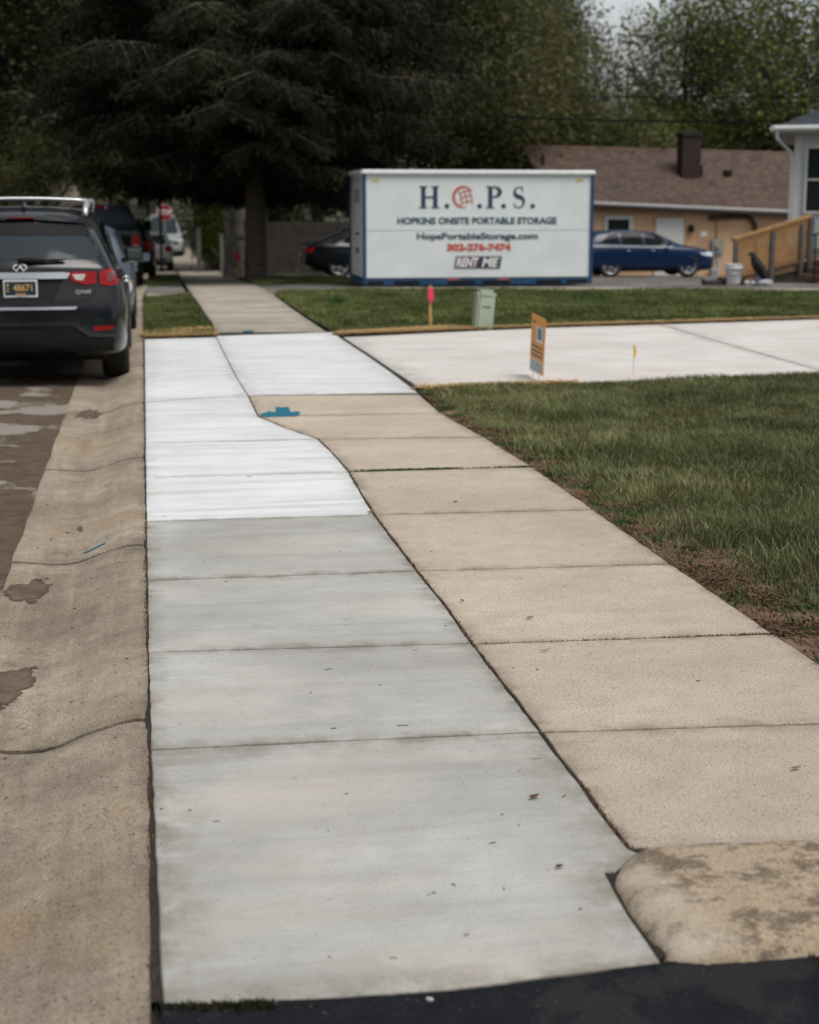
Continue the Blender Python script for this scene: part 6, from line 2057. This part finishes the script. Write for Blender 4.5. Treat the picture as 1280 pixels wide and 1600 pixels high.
def tree_thing(name, label, cat, data, loc, bark, leafm, rot=0, sc=1.0, group=None):
    Vt, Ft, Vl = data
    r = thing(name, label, cat, loc, rot, group)
    r.scale = (sc, sc, sc)
    fastmesh('trunk', Vt, Ft, bark, r, smooth=True)
    if Vl is not None and len(Vl):
        fastmesh('crown', Vl, np.arange(len(Vl)).reshape(-1, 4), leafm, r)
    return r
def tree_copy(src, label, loc, rot, sc, leafm=None, group=None):
    r = src.copy(); COL.objects.link(r)
    r.location = loc; r.rotation_euler = (0, 0, rot); r.scale = sc if isinstance(sc, tuple) else (sc, sc, sc)
    r['label'] = label
    if group: r['group'] = group
    for ch in [c for c in COL.objects if c.parent == src]:
        c = ch.copy(); COL.objects.link(c); c.parent = r
        if leafm is not None and ch.name.startswith('crown'):
            c.material_slots[0].link = 'OBJECT'; c.material_slots[0].material = leafm
    return r
def tl(px, Y, sink=.1):
    p = at(px, 400, Y)
    return (p.x, Y, T(p.x, Y) - sink)
tree_thing('spruce_tree', 'huge dark spruce with drooping branches towering over the sidewalk', 'spruce', spruce(3), tl(400, 40), MT['bark'], MT['spruce'])
A = tree_thing('leafy_tree', 'dark leafy tree at the left edge above the black crossover', 'tree', broadleaf(11, 14, 2.0, 1.0, .20, 60000, .34, clump=.5), tl(-50, 50), MT['bark_dark'], MT['lf_dark'], group=TREEGRP)
B = tree_thing('maple_tree', 'young maple with sky between its leaves right above the dark chimney', 'tree', broadleaf(23, 15, 3.0, .78, .24, 7000, .26, clump=.38, up=.8), tl(1108, 72), MT['bark_dark'], MT['lf_green'], group=TREEGRP)
C = tree_thing('bushy_tree', 'dense mid green tree behind the middle of the container', 'tree', broadleaf(37, 13, 1.0, 1.15, .24, 60000, .30, clump=.7), tl(700, 66), MT['bark_dark'], MT['lf_olive'], group=TREEGRP)
D = tree_thing('bare_tree', 'nearly bare tree with fine twigs against the sky gap', 'tree', broadleaf(51, 13, 3.0, .8, .12, 1500, .20, levels=4, clump=.3, up=1.0), tl(952, 78), MT['bark'], MT['lf_brown'], group=TREEGRP)
cps = [
 (A, 'second dark leafy tree at the left, just right of the edge one', 85, 76, 1.0, (.62, .62, .62), 'lf_olive'),
 (A, 'dark leafy tree far left behind the first ones', -90, 60, 2.2, 1.2, None),
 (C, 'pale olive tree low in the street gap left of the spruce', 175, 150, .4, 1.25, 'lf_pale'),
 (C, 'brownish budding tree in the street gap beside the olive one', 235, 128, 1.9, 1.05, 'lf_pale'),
 (C, 'rounded green tree behind the stop sign and spruce skirt', 310, 105, 2.5, 1.0, 'lf_dark'),
 (A, 'leafy tree directly behind the spruce trunk', 430, 64, 3.0, .95, 'lf_olive'),
 (A, 'olive tree filling the gap between spruce and container top', 580, 60, 4.2, .95, 'lf_olive'),
 (B, 'light brown budding tree right of the spruce top', 740, 76, .9, (1.0, 1.0, 1.15), 'lf_brown'),
 (A, 'tall dark green tree left of the sky gap', 800, 82, 5.3, (.72, .72, 1.08), 'lf_dark'),
 (B, 'thin leafed maple in the upper right corner above the pale house', 1235, 70, 2.6, 1.08, 'lf_green'),
 (B, 'maple between the two upper right ones, partly hidden', 1160, 82, 4.1, 1.1, 'lf_green'),
 (C, 'low bushy green tree just behind the brown roof near the chimney', 1010, 70, 1.3, .62, 'lf_green'),
 (C, 'low bushy green tree behind the brown roof and the pale house', 1180, 71, 3.3, .66, 'lf_green'),
 (C, 'low bushy tree behind the left gable of the brown roof', 800, 79, 5.0, .62, 'lf_olive'),
 (B, 'airy maple behind the pale house at the right edge', 1390, 66, 1.0, .9, 'lf_green'),
 (C, 'bushy tree across the street far left, behind the dark ones', 20, 92, 3.9, .9, 'lf_olive'),
 (D, 'second nearly bare tree low in the sky gap', 985, 92, 2.0, 1.1, None),
 (A, 'wide tree far behind the spruce, left side', 330, 90, 1.7, .78, None),
 (A, 'wide tree far behind the spruce, right side', 500, 92, 2.7, 1.5, None),
]
for src, lab, px, Y, rot, sc, lm in cps:
    tree_copy(src, lab, tl(px, Y), rot, sc, MT[lm] if lm else None, TREEGRP)
# second trunk with rough grey bark left of the spruce
E_ = tree_thing('rough_tree', 'thick rough grey trunk standing left of the spruce trunk', 'tree', broadleaf(77, 11, 2.6, .8, .2, 14000, .46, clump=.5), tl(365, 45.5), simple('rough_grey_bark', (.24, .215, .19), .95, var=.6, vscale=5, bmp=1, bscale=14), MT['lf_dark'])
# shrubs
def shrub(name, label, px, Y, w, h, leafm, seed, n=9000, leaf=.09, dx=1.0):
    rng = np.random.default_rng(seed)
    segs = []
    P = []
    for k in range(26):
        a = rng.uniform(0, 2 * PI); rr = abs(rng.normal(0, .45))
        q = np.array([math.cos(a) * rr * w / 2 * dx, math.sin(a) * rr * w / 2, h * rng.uniform(.45, .98) * (1 - .35 * min(rr, 1))])
        p0 = np.array([q[0] * .15, q[1] * .15, 0]); m = (p0 + q) / 2 + np.array([q[0] * .15, q[1] * .15, 0])
        segs += [(p0, m, .03, .02), (m, q, .02, .008)]
        P += [m, q, (m + q) / 2]
    P = np.array(P)
    pts = P[rng.integers(0, len(P), n)] + rng.normal(0, 1, (n, 3)) * np.array([w * .11, w * .11, h * .10])
    pts[:, 2] = np.maximum(pts[:, 2], .03)
    Vt, Ft = tubes_mesh(segs, 5)
    r = thing(name, label, 'shrub', tl(px, Y, .02), 0, None)
    fastmesh('stem', Vt, Ft, MT['bark_dark'], r)
    fastmesh('foliage', leaf_quads(pts, 0, leaf, rng), np.arange(n * 4).reshape(-1, 4), leafm, r)
shrub('shrub', 'tall yellow green shrub left of the rough grey trunk', 332, 60, 2.0, 4.2, MT['lf_lime'], 1, 9000, .13)
shrub('shrub', 'dark hedge bush beside the far end of the sidewalk', 350, 64, 2.4, 2.4, MT['lf_dark'], 2, 12000, .13)
shrub('shrub', 'dark bush between the rough trunk and the spruce trunk', 392, 56, 1.8, 1.6, MT['lf_dark'], 3, 6000, .12)
shrub('shrub', 'lime tinted shrub right of the spruce trunk above the fence', 450, 58, 2.6, 3.4, MT['lf_dark'], 4, 10000, .13)
shrub('shrub', 'low leafy weed clump on the far lawn near the sidewalk', 528, 27.5, .5, .12, MT['clover'], 5, 900, .05)
shrub('shrub', 'dark leafy weed clump on the far lawn before the lot', 928, 27.8, .65, .12, MT['clover'], 6, 900, .05)
# the far wood that closes the view, and an added one behind the camera
def wood(name, label, x0, x1, y0, y1, hmin, hmax, n, leaf, seed, mat, zf=None):
    rng = np.random.default_rng(seed)
    nt_ = int(abs(x1 - x0) / 5)
    cx = rng.uniform(x0, x1, nt_); cy = rng.uniform(y0, y1, nt_); ch = rng.uniform(hmin, hmax, nt_)
    k = rng.integers(0, nt_, n)
    d = rng.normal(0, 1, (n, 3)); d /= np.linalg.norm(d, axis=1, keepdims=True)
    d *= rng.uniform(.5, 1, (n, 1)) ** .4
    R_ = ch[k] * .32
    x = cx[k] + d[:, 0] * R_; y = cy[k] + d[:, 1] * R_; z = ch[k] * .52 + d[:, 2] * ch[k] * .48 * (.9 + .2 * np.sin(d[:, 0] * 9 + k))
    z += np.array([T(a, b) for a, b in zip(x, y)])
    P = np.stack([x, y, z], 1)
    V = leaf_quads(P, 0, leaf, rng, aspect=.8)
    prop(fastmesh(name, V, np.arange(n * 4).reshape(-1, 4), mat), label, 'woodland', kind='stuff')
wood('far_woodland', 'far line of green woodland closing the view behind the houses', -60, 90, 108, 150, 6, 9, 60000, .55, 5, MT['lf_olive'])
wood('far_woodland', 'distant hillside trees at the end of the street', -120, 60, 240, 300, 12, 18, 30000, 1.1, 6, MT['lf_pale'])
wood('added_rear_trees', 'trees lining the street on the near side, outside the view', -40, 40, -28, -15, 13, 18, 36000, .7, 7, MT['lf_dark'])  # unseen trees, added to darken the car reflections and hold back sky light
